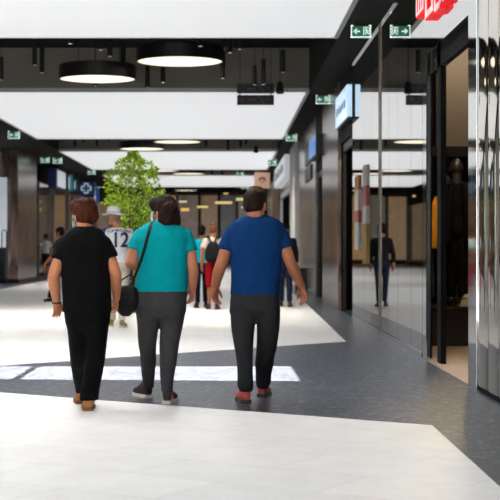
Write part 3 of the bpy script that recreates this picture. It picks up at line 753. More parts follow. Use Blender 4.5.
# litter bin by the right wall
d = 40.2; x0, x1 = PX(295, d), PX(307, d); zb, zt_ = .006, PZ(268, d)
t = empty('litter_bin', ((x0+x1)/2, d, 0.006), 'dark mesh litter bin by the grey marble pier, right of the walking men', 'bin')
b = MB(); b.box(x0, x1, d - .16, d + .16, zb + .06, zt_ - .03, .02); b.build('bin_body', mat('dark_mesh_metal', (58, 58, 60), .45, metal=.5, nscale=60, namt=.4), t)
b = MB(); b.box(x0 - .01, x1 + .01, d - .17, d + .17, zt_ - .05, zt_, .01); b.build('rim', BLKM, t)
for xx in (x0 + .03, x1 - .03):
    for yy in (-.13, .13):
        b = MB(); b.cyl((xx, d + yy), .018, zb, zb + .08, 10); b.build('foot', BLKM, t)

# ------------------------------------------------------------------ shop interior: platform, display piece, dressed mannequins
t = empty('display_platform', (3.1, 18.9, .004), 'low dark display platform inside the shop doorway', 'platform')
b = MB(); b.box(2.56, 3.75, 18.3, 20.4, .004, .47, .015); b.build('plinth', mat('black_lacquer', (16, 14, 13), .3, nscale=4), t)
b = MB(); b.box(2.53, 3.79, 18.26, 20.44, .47, .5, .006); b.build('top', mat('dark_wood_top', (34, 26, 22), .35, nscale=5), t)
d = 18.42; x = PX(466.5, d)
t = empty('folded_cloth', (x, d, .5), 'folded cream garment lying on the dark platform in the shop', 'garment')
b = MB()
for i in range(3): b.box(x - .1 + .008*i, x + .11 - .01*i, d - .1, d + .12, .5 + .03*i, .529 + .03*i, .012)
b.build('folded_layers', mat('cream_cotton', (222, 204, 172), .8, nscale=12), t)
b = MB(); b.loft([ering(.59, x - .07, x + .07, .06, d), ering(.63, x - .06, x + .06, .055, d), ering(.66, x - .03, x + .03, .03, d)]); b.build('rolled_scarf', mat('cream_cotton', (222, 204, 172)), t, smooth=True)

def mannequin(px, d, h, label, cols, coat=None, w=.9, yaw=0):
    x = PX(px, d)
    t = empty('mannequin', (x, d, .5), label, 'mannequin', 'shop mannequins')
    S = template(h, w, .06, arm=.06); S['head'] = (S['head'][0], yaw, h/1.72); S['hair'] = HAIR_CROP
    M = dict(skin=cols[0], shirt=cols[1], trousers=cols[2], shoe=cols[3])
    F, sh = person(t, S, M, .014, True)
    if coat:
        for sx in (-1, 1):
            b = MB(); k = h/1.72
            tab = [(1.42, .02, .15, .10), (1.3, .05, .23, .15), (1.1, .06, .25, .17), (.9, .07, .27, .19), (.72, .08, .27, .19)]
            b.loft([[t.location + Vector((sx*((a+c)/2 + (c-a)/2*math.cos(q*2*PI/16))*k*w, ry*math.sin(q*2*PI/16)*k, z*k)) for q in range(16)] for z, a, c, ry in tab])
            b.build('coat_panel', coat, t, smooth=True, voxel=.016, relax=3, noise_amt=.012, noise_scale=10, label='open coat front')
    return t
MANN = mat('grey_mannequin', (44, 41, 41), .3, nscale=6)
BLKC = cloth('black_garment', (15, 13, 14)); YEL = cloth('yellow_coat', (216, 146, 34))
mannequin(456.5, 18.7, 1.9, 'black-clad mannequin on the dark shop platform, right of the door post', (MANN, BLKC, BLKC, mat('black_leather', (18, 17, 17), .4, nscale=9)), BLKC, w=.72)
mannequin(445, 19.7, 1.74, 'mannequin in an open yellow coat behind the shop door post', (MANN, BLKC, BLKC, mat('black_leather', (18, 17, 17))), YEL, w=1.0)
for i, (x, y, z, p, c) in enumerate(((2.9, 17.3, 3.9, 200, (1, .8, .55)), (3.6, 20.6, 4.3, 170, (1, .78, .52)), (2.75, 15.2, 4.1, 26, (1, .85, .7)))):
    light('POINT', 'shop_lamp', (x, y, z), p, c, shadow_soft_size=.08)

# ------------------------------------------------------------------ left side things
d = 48.2; t = empty('display_board', (PX(3, d), d, 0), 'white display board at the left picture edge beside the brown pillar', 'board')
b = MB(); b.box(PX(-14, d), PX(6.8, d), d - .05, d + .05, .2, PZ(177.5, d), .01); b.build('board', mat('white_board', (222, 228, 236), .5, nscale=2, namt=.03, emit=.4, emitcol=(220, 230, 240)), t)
b = MB(); b.box(PX(-14, d), PX(6.8, d), d - .15, d + .15, 0, .2, .01); b.build('stand', BLKM, t)
d = 47.6; x = PX(3.4, d)
t = empty('wheeled_suitcase', (x, d, 0), 'dark teal wheeled suitcase with raised handle at the left picture edge', 'suitcase')
b = MB(); b.box(x - .27, x + .14, d - .18, d + .18, .1, 1.2, .06); b.build('shell', mat('dark_teal_fabric', (30, 44, 52), .6, nscale=14, namt=.25), t)
b = MB(); b.box(x - .2, x + .08, d - .21, d - .17, .3, .7, .015); b.build('pocket', mat('black_fabric', (22, 22, 24), .7, nscale=14), t)
b = MB(); b.tube([(x - .05, d, 1.18), (x - .05, d, 1.65), (x - .02, d, 1.76), (x + .06, d, 1.78), (x + .1, d, 1.72), (x + .1, d, 1.18)], .018, 8); b.build('handle', BLKM, t, smooth=True)
for xx in (-.2, .08):
    b = MB(); b.tube([(x + xx - .02, d - .1, .055), (x + xx + .02, d - .1, .055)], .055, 14); b.build('wheel', BLKM, t)
NAVY = mat('navy_sign', (26, 38, 78), .4, nscale=4, namt=.1, emit=.06, emitcol=(20, 40, 110))
t = empty('projecting_sign', (-6.98, 58, 3.5), 'dark blue projecting box sign with a white side panel, on the left', 'sign')
b = MB(); b.box(PX(48.2, 58), PX(56.6, 58), 58, 61.2, PZ(188, 58), PZ(167.5, 58), .05); b.build('casing', NAVY, t)
b = MB(); b.box(PX(56.6, 58) - .01, PX(56.6, 58) + .03, 58.25, 61.0, PZ(186, 58), PZ(169.5, 58), .01); b.build('side_panel', mat('white_panel', (226, 228, 236), .4, nscale=3, emit=.4), t)
b = MB(); b.tube([(PX(50, 58), 58.6, PZ(169, 58)), (PX(50, 58), 58.6, ZC + .001)], .025, 8); b.build('hanger', BLKM, t)
for (pa, pb, ya, yb, d, c, lab) in ((68, 72.6, 175, 191, 62.3, (60, 150, 170), 'narrow teal and white hanging sign left of the pharmacy cross'), (73.6, 77.6, 179, 191, 64, (30, 92, 70), 'narrow green hanging sign right beside the pharmacy cross'), (93.6, 99, 187.5, 203, 69, (42, 92, 170), 'blue hanging sign just right of the pharmacy cross')):
    t = empty('hanging_sign', (PX((pa+pb)/2, d), d, PZ(yb, d)), lab, 'sign')
    b = MB(); b.box(PX(pa, d), PX(pb, d), d - .05, d + .05, PZ(yb, d), PZ(ya, d), .01); b.build('sign_board', mat('sign_%d' % c[0], c, .4, nscale=4, namt=.1, emit=.2), t)
    b = MB(); b.box(PX(pa + .8, d), PX(pa + 2, d), d - .062, d - .048, PZ(yb - 2, d), PZ(ya + 2, d)); b.build('stripe', mat('white_panel', (226, 228, 236)), t)
    b = MB(); b.tube([(PX((pa+pb)/2, d), d, PZ(ya + .2, d)), (PX((pa+pb)/2, d), d, ZC + .001)], .02, 8); b.build('hanger', BLKM, t)
d = 65; t = empty('pharmacy_sign', (PX(86.5, d), d, PZ(196, d)), 'dark blue sign with a white-outlined green cross, above the red-haired woman', 'sign')
b = MB(); b.box(PX(77.9, d), PX(95, d), d - .1, d + .1, PZ(195.5, d), PZ(182, d), .012); pb_ = b.build('casing', mat('deep_blue_sign', (22, 44, 92), .4, nscale=4, emit=.1, emitcol=(16, 46, 120)), t)
def cross(sz, th, y, thick):
    c, r = (86.4, 188.4), sz
    pts = [(-th, r), (th, r), (th, th), (r, th), (r, -th), (th, -th), (th, -r), (-th, -r), (-th, -th), (-r, -th), (-r, th), (-th, th)]
    return [Vector((PX(c[0] + a, d), y, PZ(c[1] + q, d))) for a, q in pts]
b = MB(); b.prism(cross(5.2, 2.3, d - .13, 0), (0, .035, 0)); b.build('cross_outline', mat('white_outline', (196, 222, 236), .4, nscale=4, emit=.5, emitcol=(190, 220, 240)), t)
b = MB(); b.prism(cross(4.1, 1.4, d - .145, 0), (0, .03, 0)); b.build('cross', mat('cross_green', (22, 84, 62), .4, nscale=4, emit=.15), t)
b = MB(); b.tube([(PX(80, d), d, PZ(183, d)), (PX(80, d), d, ZC + .001)], .025, 8); b.build('hanger', BLKM, t)

# ------------------------------------------------------------------ warm shop lights at the far end
WARM = [(223.5, 202.6, 17, 2.2, (255, 214, 150), 'long amber light strip over the far shop front, above the backpack'), (202.5, 206.8, 11, 1.8, (246, 226, 150), 'yellow light strip over the far shop front, above the teal-shirted man'),
        (185, 209.5, 8, 3, (255, 190, 110), 'orange lit lamp at the far end right beside the dark-haired woman\'s head'), (240, 199.2, 8, 2.4, (226, 224, 150), 'pale yellow light strip left of the balding man\'s head'), (243.5, 207.2, 4, 1.6, (255, 226, 190), 'small warm lamp touching the balding man\'s outline'),
        (183, 201.6, 8, 1.6, (230, 220, 190), 'short pale light strip above the orange lamp at the far end'), (101, 214, 7, 2.2, (250, 200, 130), 'warm lamp at the far end left of the white-hatted man'), (226, 193.6, 5, 1.4, (220, 190, 110), 'small amber ceiling lamp highest at the far end'),
        (108.5, 196, 6, 1.6, (240, 214, 160), 'pale lamp at the far end beside the left edge of the tree')]
for px, py, wp, hp, c, lab in WARM:
    d = 96.0 - .32*WARM.index((px, py, wp, hp, c, lab)); x, z = PX(px, d), PZ(py, d); w_ = wp*d/FP/2; h_ = hp*d/FP/2
    t = empty('shop_light', (x, d, z - h_), lab, 'light', 'warm lights at the far shops')
    b = MB(); b.box(x - w_, x + w_, d - .05, d + .1, z - h_, z + h_, .01); b.build('lit_tube', mat('glow_%d_%d_%d' % c, c, .4, nscale=3, emit=.9), t)
    b = MB(); b.box(x - w_, x + w_, d - .02, d + .14, z + h_, z + h_ + .06); b.build('casing', BLKM, t)
    b = MB(); b.tube([(x, d + .05, z + h_ + .05), (x, d + .05, ZR)], .015, 6); b.build('hanger', BLKM, t)
# ------------------------------------------------------------------ the three walkers in front
SKIN1 = skin('skin_tan', (192, 124, 86)); SKIN2 = skin('skin_warm', (188, 122, 88)); SKIN3 = skin('skin_brown', (166, 104, 74))
MASKW = mat('pale_mask', (196, 222, 218), .8, nscale=18); MASKT = mat('teal_mask', (112, 178, 182), .8, nscale=18)
def tab(X, Z, rows):
    """outline rows of the figure built last; every row is taken at its own distance"""
    out = []
    for py, l, r, hy, yc in rows:
        k = (d + yc) / FP
        out.append((CAMZ + (CY - py)*k, (l - CX)*k - R.x, (r - CX)*k - R.x, hy, yc))
    return out

# 1 woman in black
d = 11.2; X, Z, R = px_person(d, 85)
root = empty('person', R, 'person with short auburn hair walking away in black top and wide black trousers, leftmost', 'person', 'people walking in front')
S = {}
S['torso'] = tab(X, Z, [(226, 75, 93, .06, .0), (229.5, 68, 101, .085, -.01), (234, 63.5, 105, .105, -.015), (241, 59.5, 110, .13, -.015), (254, 60, 111.5, .15, 0), (270, 61.5, 110.5, .155, .01), (288, 62, 111, .155, .005), (306, 62.5, 111.5, .16, 0), (312, 62.5, 111.5, .16, 0)])
S['pelvis'] = tab(X, Z, [(296, 63, 110.5, .145, 0), (312, 64, 110.5, .15, -.01), (326, 66, 108.8, .14, -.01), (338, 74, 101, .08, .01)])
S['legs'] = [tab(X, Z, [(318, 65.5, 90, .14, -.01), (332, 67.3, 90, .132, .01), (345, 68.5, 89.5, .115, .05), (362, 70.5, 89, .105, .12), (380, 73.5, 88.5, .095, .36), (393, 75.5, 88, .085, .48)]),
             tab(X, Z, [(318, 85, 109.5, .14, -.01), (332, 86, 108, .132, 0), (345, 86, 106.5, .115, .02), (362, 84.5, 104.5, .105, .03), (380, 82.5, 101.5, .1, .02), (400, 79.5, 98.5, .085, .05)])]
S['feet'] = [(PX(80.5, 11.66) - R.x, .46, 0.0, .1, .25, 0), (X(88.5), -.02, 0, .05, .25, 0)]
S['arms'] = [dict(pts=[(X(65), 0, Z(243)), (X(53.6), -.03, Z(277)), (X(56), .05, Z(302))], r=(.052, .046, .031), sleeve=.5, sr=(.066, .07), dir=(.06, .12, -1), thumb=(.75, .65, 0), nrm=(.5, .5, 0), k=.92, curl=.5),
             dict(pts=[(X(104), 0, Z(243)), (X(116), -.02, Z(274)), (X(114.5), .16, Z(299))], r=(.052, .046, .031), sleeve=.5, sr=(.066, .07), dir=(-.12, .35, -1), thumb=(-.6, .8, 0), nrm=(-.6, 0, 0), k=.92, curl=.7)]
S['head'] = (Vector((X(83), .05, Z(214.5))), .62, 1.0); S['neck'] = Vector((X(84), 0, Z(226))); S['hk'] = 1.05
S['hair'] = [((0, -.015, .035), (.1, .108, .09)), ((0, -.055, -.01), (.096, .075, .075)), ((0, -.02, .09), (.08, .09, .042)), ((.055, .03, .06), (.048, .06, .055)), ((-.055, .03, .06), (.048, .06, .055)), ((.04, -.03, .1), (.04, .05, .034)), ((-.045, .0, .1), (.04, .05, .03)), ((.0, -.07, .09), (.05, .04, .04))]
F, sh = person(root, S, dict(skin=SKIN1, shirt=cloth('black_tshirt', (9, 9, 11)), trousers=cloth('black_trousers', (8, 8, 9)), shoe=mat('tan_suede', (176, 122, 62), .8, nscale=16), sole=mat('brown_sole', (120, 74, 40), .7, nscale=9), hair=hairm('auburn_hair', (62, 28, 13)), mask=MASKW, slipper=True))
b = MB(); c = R + Vector((X(56.0), .047, Z(303))); b.tube([c + Vector((math.cos(a)*.034, math.sin(a)*.034, .003*math.sin(a))) for a in (2*PI*k/24 for k in range(25))], .0065, 8, cap=False)
b.build('bracelet', mat('dark_bracelet', (40, 26, 22), .4, nscale=30), root, smooth=True)

# 2 woman in teal
d = 11.65; X, Z, R = px_person(d, 158)
root = empty('person', R, 'person with dark bob in teal t-shirt and dark grey trousers, middle of three walkers', 'person', 'people walking in front')
S = {}
S['torso'] = tab(X, Z, [(221, 152, 173, .07, 0), (225, 143, 180, .095, -.01), (230, 136.5, 185.5, .12, -.015), (239, 133.5, 189.5, .15, -.015), (252, 135.5, 189.5, .17, 0), (263, 138, 188.5, .175, .005), (275, 137, 188.5, .175, 0), (285, 135.2, 188, .18, 0), (291.5, 134.2, 188, .182, 0)])
S['pelvis'] = tab(X, Z, [(282, 136.5, 186.5, .16, 0), (292, 135, 187, .17, -.01), (306, 135.2, 186.4, .175, -.015), (314, 136.5, 185, .14, 0), (320, 147, 175, .07, .01)])
S['legs'] = [tab(X, Z, [(304, 135.2, 162, .17, -.012), (325, 137.3, 158.8, .125, .04), (342, 138.5, 156.6, .105, .14), (360, 140.5, 156.2, .095, .28), (375, 141.5, 155, .085, .42), (388, 142.5, 154, .08, .5)]),
             tab(X, Z, [(304, 159, 186.5, .17, -.012), (325, 160.6, 182.8, .125, .02), (342, 160, 179.4, .11, .03), (360, 160, 177, .1, .02), (375, 160, 174.4, .085, .04), (392, 161, 173, .08, .06)])]
S['feet'] = [(PX(149.5, 12.1) - R.x, .45, .0, .5, .27, -.0), (X(166.5), -.02, 0, -.2, .27, 0)]
S['arms'] = [dict(pts=[(X(141), 0, Z(237)), (X(132), -.02, Z(263)), (X(143), .27, Z(256))], r=(.068, .06, .034), sleeve=.52, sr=(.078, .084), dir=(.3, 1, .2), thumb=(0, .2, 1), nrm=(1, 0, 0), k=.92, curl=1.0),
             dict(pts=[(X(184.5), 0, Z(237)), (X(192), -.02, Z(267)), (X(192.2), .06, Z(288))], r=(.064, .054, .034), sleeve=.5, sr=(.076, .082), dir=(.02, .12, -1), thumb=(-.6, .8, 0), nrm=(-.6, -.1, 0), k=.95, curl=.7)]
S['head'] = (Vector((X(163), .03, Z(211.5))), .95, 1.03); S['neck'] = Vector((X(163), 0, Z(223))); S['hk'] = 1.12
S['hair'] = [((0, -.02, .03), (.094, .106, .1)), ((0, -.06, -.04), (.094, .085, .1)), ((0, -.09, -.08), (.084, .06, .07)), ((-.06, -.07, -.05), (.05, .07, .09)), ((.05, .04, .055), (.04, .06, .055)), ((-.05, .04, .055), (.04, .06, .055)), ((0, .06, .07), (.055, .045, .035)), ((-.03, -.09, .02), (.07, .06, .06)), ((.07, -.06, -.06), (.035, .05, .075)), ((0, -.02, .1), (.06, .07, .035))]
TEAL = cloth('teal_tshirt', (0, 142, 148))
F, SH2 = person(root, S, dict(skin=SKIN2, shirt=TEAL, trousers=cloth('charcoal_trousers', (58, 57, 59)), shoe=mat('maroon_knit', (40, 18, 26), .8, nscale=40, namt=.5), sole=mat('white_sole', (206, 196, 186), .6, nscale=9), hair=hairm('dark_brown_hair', (34, 18, 12)), mask=MASKW, shoeh=1.3))
R2 = R.copy(); X2, Z2, D2 = X, Z, d
# 3 man in blue
d = 11.7; X, Z, R = px_person(d, 256)
root = empty('person', R, 'balding person walking away in royal blue t-shirt, dark trousers and red shoes', 'person', 'people walking in front')
S = {}
S['torso'] = tab(X, Z, [(214.5, 248, 265, .06, 0), (218, 239, 275, .085, -.01), (222.5, 231.5, 282, .11, -.015), (231, 228, 285.5, .13, -.015), (244, 228, 285, .145, 0), (258, 230, 282.2, .145, .01), (272, 230.8, 280.8, .14, .01), (285, 230.5, 279.8, .145, .005), (295, 230, 280, .15, 0)])
S['pelvis'] = tab(X, Z, [(286, 232, 278.5, .135, 0), (296, 230.5, 279.5, .14, -.01), (308, 230, 280, .145, -.015), (314, 230.5, 279.5, .125, 0), (320, 243, 271, .06, .01)])
S['legs'] = [tab(X, Z, [(304, 230.6, 258, .145, -.012), (328, 231.3, 254.6, .11, .01), (345, 233.5, 253.6, .1, .02), (362, 236.5, 253.2, .095, .03), (376, 237.6, 253.2, .095, .05), (385, 237.4, 253.6, .092, .06), (391, 239.5, 252.5, .07, .06)]),
             tab(X, Z, [(304, 255, 280, .145, -.012), (328, 257, 279.5, .115, .04), (345, 256.8, 277.3, .1, .12), (362, 255.3, 274, .095, .3), (375, 255.5, 271.5, .095, .44), (383, 255.6, 270.8, .092, .5), (388.5, 257, 268, .07, .52)])]
S['feet'] = [(X(247), .0, 0, .18, .29, 0), (PX(261.5, 12.15) - R.x, .46, 0, -.2, .29, 0)]
S['arms'] = [dict(pts=[(X(232), 0, Z(232)), (X(220.5), -.04, Z(266)), (X(214.6), .08, Z(287))], r=(.056, .048, .033), sleeve=.56, sr=(.066, .071), dir=(-.03, .2, -1), thumb=(.55, .85, 0), nrm=(.7, .1, 0), k=1.03, curl=.6),
             dict(pts=[(X(279), 0, Z(231.5)), (X(290.5), -.04, Z(263)), (X(301.8), .06, Z(286.5))], r=(.056, .048, .033), sleeve=.54, sr=(.066, .071), dir=(.3, .15, -1), thumb=(-.55, .85, 0), nrm=(-.7, .1, 0), k=1.03, curl=.6)]
S['head'] = (Vector((X(256), .035, Z(203.8))), -.5, 1.11); S['neck'] = Vector((X(256), -.005, Z(216))); S['hk'] = 1.22
S['hair'] = HAIR_BALD + [((0, -.055, .055), (.068, .055, .042)), ((0, .03, .085), (.055, .05, .036)), ((.055, -.01, .045), (.03, .06, .045)), ((-.055, -.01, .045), (.03, .06, .045))]
F, sh = person(root, S, dict(skin=SKIN3, shirt=cloth('royal_blue_tshirt', (13, 50, 98)), trousers=cloth('dark_grey_trousers', (44, 44, 46)), shoe=mat('red_knit_shoe', (186, 74, 68), .75, nscale=40, namt=.3), sole=mat('dark_sole', (44, 40, 42), .6, nscale=9), hair=hairm('short_dark_hair', (28, 19, 15)), shoeh=1.2))
b = MB(); b.ell(F @ (Vector((0, -.005, .09))*1.11), (.064*1.11, .08*1.11, .043*1.11), F.to_3x3()); b.build('thinning_crown', mat('thinning_crown_hair', (84, 58, 44), .6, spec=.2, nscale=50, namt=.3), root, voxel=.009, relax=2)
b = MB()
for p, r in (((0, .055, -.082), (.045, .042, .035)), ((.05, .035, -.06), (.022, .04, .04)), ((-.05, .035, -.06), (.022, .04, .04))): b.ell(F @ (Vector(p)*1.06), [q*1.06 for q in r], F.to_3x3())
b.build('beard', hairm('short_dark_hair', (28, 19, 15)), root, voxel=.008, relax=2)

# handbag of the woman in teal, strap following her back
LEA = mat('black_bag_leather', (9, 9, 11), .6, spec=.2, nscale=9, namt=.2, bump=.006, bscale=12)
d = D2 - .13; cx, cz = PX(126.5, d), PZ(301, d)
t = empty('handbag', (cx, d, PZ(316, d)), 'slouchy black shoulder bag hanging at the hip of the woman in teal', 'bag')
k = d / FP; b = MB()
rows = [(285.5, 118.5, 133, .03), (288, 115.5, 136.5, .05), (294, 113.4, 139, .07), (302, 112.8, 139.4, .08), (309, 114.5, 137, .075), (314, 119, 131.5, .055), (316.5, 122, 129, .03)]
b.loft([[Vector((p.x, p.y, p.z)) for p in ering(PZ(y, d), PX(l, d), PX(r, d), hy, d + .03, e=2.8)] for y, l, r, hy in rows])
bag = b.build('bag_body', LEA, t, voxel=.008, relax=3, noise_amt=.008, noise_scale=14)
b = MB(); b.box(PX(117.5, d), PX(135, d), d - .052, d - .035, PZ(300, d), PZ(290.5, d), .006); sub(b, 'front_pocket', LEA, bag, t)
# strap
bv = BVHTree.FromPolygons([v.co + R2 for v in SH2.data.vertices], [p.vertices[:] for p in SH2.data.polygons])
pts = []
for i in range(15):
    q = i / 14; px = 151.5 + (130.5 - 151.5)*q + 2.2*math.sin(q*PI); py = 221.5 + (287 - 221.5)*q
    hx, hz = PX(px, D2 - .1), PZ(py, D2 - .1)
    hit = bv.ray_cast(Vector((hx, D2 - 1.5, hz)), Vector((0, 1, 0)))
    y = hit[0].y - .008 if hit[0] is not None else D2 - .12
    pts.append(Vector((hx, y, hz)))
for _ in range(2):
    for i in range(1, 14): pts[i].y = min(pts[i].y, (pts[i-1].y + pts[i+1].y)/2)
pts = [pts[0] + Vector((.01, .08, .012))] + pts
b = MB(); wd = Vector((.0135, 0, .004)); b.loft([[p - wd, p + wd, p + wd + Vector((0, -.005, 0)), p - wd + Vector((0, -.005, 0))] for p in pts]); b.build('shoulder_strap', LEA, t)
for s_ in (-1, 1):
    b = MB(); b.tube([(cx + s_*.055, d + .02, PZ(287, d)), (cx + s_*.05 + .01, d + .03, PZ(280, d)), (cx + .035, d + .04, PZ(274, d)), (cx + .045, d + .06, PZ(271, d))], .006, 8); b.build('handle', LEA, t, smooth=True)

# ------------------------------------------------------------------ people farther down the hall
def walker(px, d, h, label, M, w=1.0, phase=.2, yaw=0, long=True, hair=HAIR_SHORT, arm=.1, lean=0, vox=.011, sleeve=None):
    R = Vector((PX(px, d), d, 0)); r = empty('person', R, label, 'person', 'people farther down the hall')
    S = template(h, w, phase, long, arm); k = h/1.72
    S['head'] = (S['head'][0] + Vector((lean, 0, 0)), yaw, k); S['hair'] = hair
    if sleeve:
        for A in S['arms']: A['sleeve'] = sleeve; A['sr'] = (.066*k, .048*k)
    F, sh = person(r, S, M, vox, True)
    return r, F, sh, k
OLIVE = mat('olive_shoe', (128, 122, 62), .7, nscale=14); BLKS = mat('black_shoe', (20, 19, 20), .5, nscale=14)
# man in numbered jersey and white hat
WHT = cloth('white_jersey', (244, 245, 250)); PUR = cloth('purple_sleeve', (74, 52, 132)); NAVYP = mat('navy_print', (30, 28, 74), .6, nscale=9)
r, F, sh, k = walker(117, 22.6, 1.84, 'person in white hat and white jersey numbered 12, beside the leafy tree', dict(skin=SKIN1, shirt=WHT, sleeves=[PUR, None], sleeve_label='purple sleeve', trousers=cloth('cream_trousers', (218, 204, 184)), shoe=OLIVE, sole=mat('white_sole', (206, 196, 186)), hair=hairm('grey_hair', (150, 130, 112)), mask=MASKT), w=1.0, phase=.12, yaw=1.0, hair=HAIR_CROP, lean=-.06)
b = MB()
b.loft([[F @ (Vector((math.cos(a)*rx, -.005 + math.sin(a)*ry, z + .012*math.cos(2*a)*(rx > .11)))*k) for a in (2*PI*q/32 for q in range(32))] for rx, ry, z in ((.078, .098, .05), (.15, .172, .04), (.154, .176, .046), (.09, .11, .062), (.086, .104, .1), (.076, .092, .145), (.05, .06, .16), (.012, .014, .15))])
hat = b.build('hat', mat('white_straw_hat', (250, 247, 242), .8, nscale=40, namt=.08), r, smooth=True)
b = MB(); b.loft([[F @ (Vector((math.cos(a)*rx, -.005 + math.sin(a)*ry, z))*k) for a in (2*PI*q/32 for q in range(32))] for rx, ry, z in ((.091, .111, .062), (.0915, .1115, .075), (.089, .108, .084))]); sub(b, 'hat_band', mat('hat_band', (206, 196, 188), .8, nscale=30), hat, r, smooth=True)
bvh = BVHTree.FromPolygons([v.co + r.location for v in sh.data.vertices], [p.vertices[:] for p in sh.data.polygons])
def print_back(name, body, px, py, size, d, bend=0, narrow=1):
    me = text_mesh(body, size, NAVYP, .0015); bm = bmesh.new(); bm.from_mesh(me)
    bmesh.ops.triangulate(bm, faces=bm.faces[:]); bmesh.ops.subdivide_edges(bm, edges=[e for e in bm.edges if e.calc_length() > .03], cuts=2)
    cx, cz = PX(px, d), PZ(py, d)
    for v in bm.verts:
        x, z, off = v.co.x*narrow, v.co.y - bend*v.co.x**2, v.co.z
        h = bvh.ray_cast(Vector((cx + x, d - 2, cz + z)), Vector((0, 1, 0)))
        y = (h[0].y if h[0] is not None else d - .1) - .005 - off
        v.co = Vector((cx + x, y, cz + z))
    m = MB(); m.bm.free(); m.bm = bm; m.build(name, NAVYP, r)
print_back('number', '12', 120.8, 240.6, .32, 22.6, narrow=.86)
print_back('lettering', 'TOP MODERN', 119.6, 230.4, .058, 22.6, bend=.9)
# woman with backpack
r, F, sh, k = walker(213, 29, 1.72, 'person with black backpack, pale top and red trousers, left of the man in blue', dict(skin=SKIN2, shirt=cloth('cream_top', (222, 204, 190)), trousers=cloth('red_trousers', (190, 26, 44)), trouser_name='capri_trousers', shoe=mat('brown_sandal', (84, 56, 44), .6, nscale=14), hair=hairm('light_brown_hair', (128, 84, 52))), w=.9, phase=.06, long=False, hair=HAIR_CROP)
bx, by = r.location.x, r.location.y
t = empty('backpack', (bx, by - .2, .95), 'black drawstring-shaped backpack on the person in red trousers', 'backpack')
b = MB(); b.loft([ering(z, bx - w_, bx + w_, hy, by - .17, e=2.6) for z, w_, hy in ((.93, .08, .05), (.96, .14, .08), (1.05, .165, .095), (1.18, .15, .09), (1.28, .115, .07), (1.335, .07, .045), (1.35, .04, .03))]); bb = b.build('bag_body', LEA, t, voxel=.012, relax=2)
for s_ in (-1, 1):
    b = MB(); b.tube([(bx + s_*.03, by - .17, 1.33), (bx + s_*.07, by - .135, 1.41), (bx + s_*.105, by - .06, 1.465), (bx + s_*.11, by + .03, 1.45), (bx + s_*.12, by + .11, 1.36)], .016, 8); b.build('shoulder_strap', LEA, t, smooth=True)
b = MB(); b.box(bx - .09, bx + .09, by - .285, by - .25, 1.0, 1.14, .015); sub(b, 'pocket', LEA, bb, t)
walker(201.5, 29.8, 1.68, 'person in bright teal t-shirt far ahead, beside the backpack wearer', dict(skin=SKIN3, shirt=cloth('cyan_tshirt', (20, 176, 196)), trousers=cloth('navy_trousers', (28, 32, 48)), shoe=BLKS, hair=hairm('black_hair', (28, 22, 20))), w=1.0, phase=-.2)
walker(285.5, 30.2, 1.72, 'person in dark clothes beside the man in blue, near the right wall', dict(skin=SKIN2, shirt=cloth('dark_navy_top', (26, 27, 34)), trousers=cloth('navy_jeans', (34, 40, 60)), shoe=BLKS, hair=hairm('black_hair', (28, 22, 20)), mask=MASKT), w=.95, phase=.14, yaw=-1.0, sleeve=1.75)
walker(60.5, 32.6, 1.68, 'person in black mostly hidden behind the red-haired woman, far left', dict(skin=SKIN2, shirt=cloth('black_top', (22, 22, 25)), trousers=cloth('black_jeans', (22, 23, 28)), shoe=BLKS, hair=hairm('black_hair', (28, 22, 20))), w=.9, phase=-.3, yaw=0)[0].rotation_euler.z = 1.3
walker(45.5, 58.5, 1.72, 'person in white t-shirt and dark shorts before the left shop glass', dict(skin=SKIN2, shirt=cloth('white_tshirt', (214, 208, 206)), trousers=cloth('dark_shorts', (34, 34, 40)), trouser_name='shorts', shoe=BLKS, hair=hairm('black_hair', (28, 22, 20))), w=.95, phase=.15, yaw=1.2, long=False, vox=.016)

# ------------------------------------------------------------------ leafy tree in a planter
td = 27.5; tx = PX(133.5, td)
t = empty('potted_tree', (tx, td, 0), 'tall bright green leafy tree in a planter, behind the jersey wearer', 'tree')
b = MB(); b.loft([[Vector((tx + r_*math.cos(2*PI*q/28), td + r_*math.sin(2*PI*q/28), z)) for q in range(28)] for r_, z in ((.2, .006), (.24, .02), (.3, .58), (.31, .62), (.28, .62), (.27, .55))]); pot = b.build('planter', mat('grey_planter', (92, 92, 94), .5, nscale=6), t, smooth=True)
b = MB(); b.cyl((tx, td), .268, .5, .56, 24); sub(b, 'soil', mat('dark_soil', (46, 36, 30), .95, nscale=40, namt=.5, bump=.02), pot, t)
rnd = random.Random(3); tips = []
BARK = mat('green_bark', (66, 72, 36), .8, nscale=20, namt=.3, stretch=(1, 1, .2))
def crown(z):      # crown radius by height
    for (z0, r0), (z1, r1) in zip(CR, CR[1:]):
        if z0 <= z <= z1: return r0 + (r1 - r0)*(z - z0)/(z1 - z0)
    return .05
CR = [(1.1, .16), (1.35, .24), (1.55, .32), (1.85, .47), (2.13, .56), (2.42, .52), (2.62, .47), (2.76, .4), (2.85, .28), (2.93, .1), (3.02, .05)]
for i in range(11):
    a = 2*PI*i/11 + rnd.uniform(-.2, .2); r0 = .03 + .13*rnd.random(); h = rnd.uniform(2.1, 2.95); lean = rnd.uniform(.08, .34)
    pts = [Vector((tx + r0*math.cos(a) + lean*math.cos(a)*q**2 + .03*math.sin(7*q + i), td + r0*math.sin(a) + lean*math.sin(a)*q**2, .52 + (h - .52)*q)) for q in [j/8 for j in range(9)]]
    b = MB(); b.tube(pts, [.016 - .012*j/8 for j in range(9)], 7); b.build('stem', BARK, t, smooth=True)
    tips += pts[3:]
class LeafNT: pass
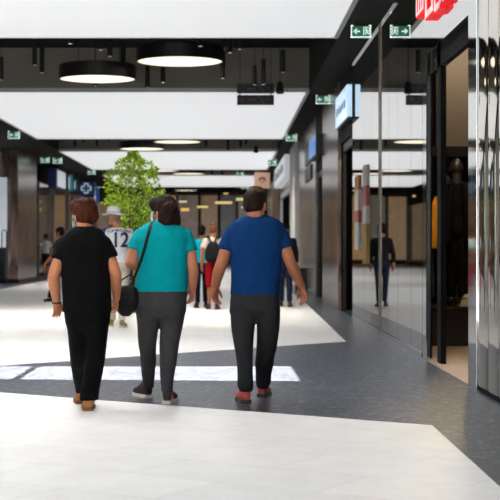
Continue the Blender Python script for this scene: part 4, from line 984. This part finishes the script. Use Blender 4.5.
k = NT('green_leaf'); g = k.n('ShaderNodeNewGeometry'); rp = k.n('ShaderNodeValToRGB'); e = rp.color_ramp.elements
e[0].color = srgb(58, 88, 18); e[1].color = srgb(206, 232, 74); m_ = e.new(.5); m_.color = srgb(134, 174, 38)
k.l(g.outputs['Random Per Island'], rp.inputs['Fac']); k.l(rp.outputs['Color'], k.b.inputs['Base Color']); k.b.inputs['Roughness'].default_value = .45
tr_ = k.n('ShaderNodeBsdfTranslucent'); k.l(rp.outputs['Color'], tr_.inputs['Color']); mx = k.n('ShaderNodeMixShader'); mx.inputs[0].default_value = .4
k.l(k.b.outputs[0], mx.inputs[1]); k.l(tr_.outputs[0], mx.inputs[2]); k.l(mx.outputs[0], k.t.nodes['Material Output'].inputs['Surface'])
LEAF = k.m
b = MB(); b2 = MB(); n = 0
while n < 4200:
    z = rnd.uniform(1.1, 3.02); R_ = crown(z) * (1 + .16*noise.noise(Vector((z*5, n*.001, 1)))); a = rnd.uniform(0, 2*PI); q = rnd.random()**.45
    p = Vector((tx + R_*q*math.cos(a), td + R_*q*math.sin(a), z))
    if noise.noise(Vector((p.x*4.5, p.y*4.5, p.z*4.5))) < -.12: continue
    L = rnd.uniform(.05, .1); W = L*.2
    dv = Vector((math.cos(a)*.6 + rnd.uniform(-.6, .6), math.sin(a)*.6 + rnd.uniform(-.6, .6), rnd.uniform(-.5, .9))).normalized()
    s_ = dv.cross(Vector((rnd.uniform(-1, 1), rnd.uniform(-1, 1), rnd.uniform(-.3, 1)))).normalized()
    nn = s_.cross(dv)*W*.35
    V = [b.bm.verts.new(x) for x in (p, p + dv*L*.35 + s_*W - nn, p + dv*L*.7 + s_*W*.8 - nn, p + dv*L, p + dv*L*.7 - s_*W*.8 - nn, p + dv*L*.35 - s_*W - nn, p + dv*L*.5)]
    for f in ((0, 1, 6), (1, 2, 6), (2, 3, 6), (3, 4, 6), (4, 5, 6), (5, 0, 6)): b.bm.faces.new([V[j] for j in f])
    n += 1
b.build('foliage', LEAF, t)
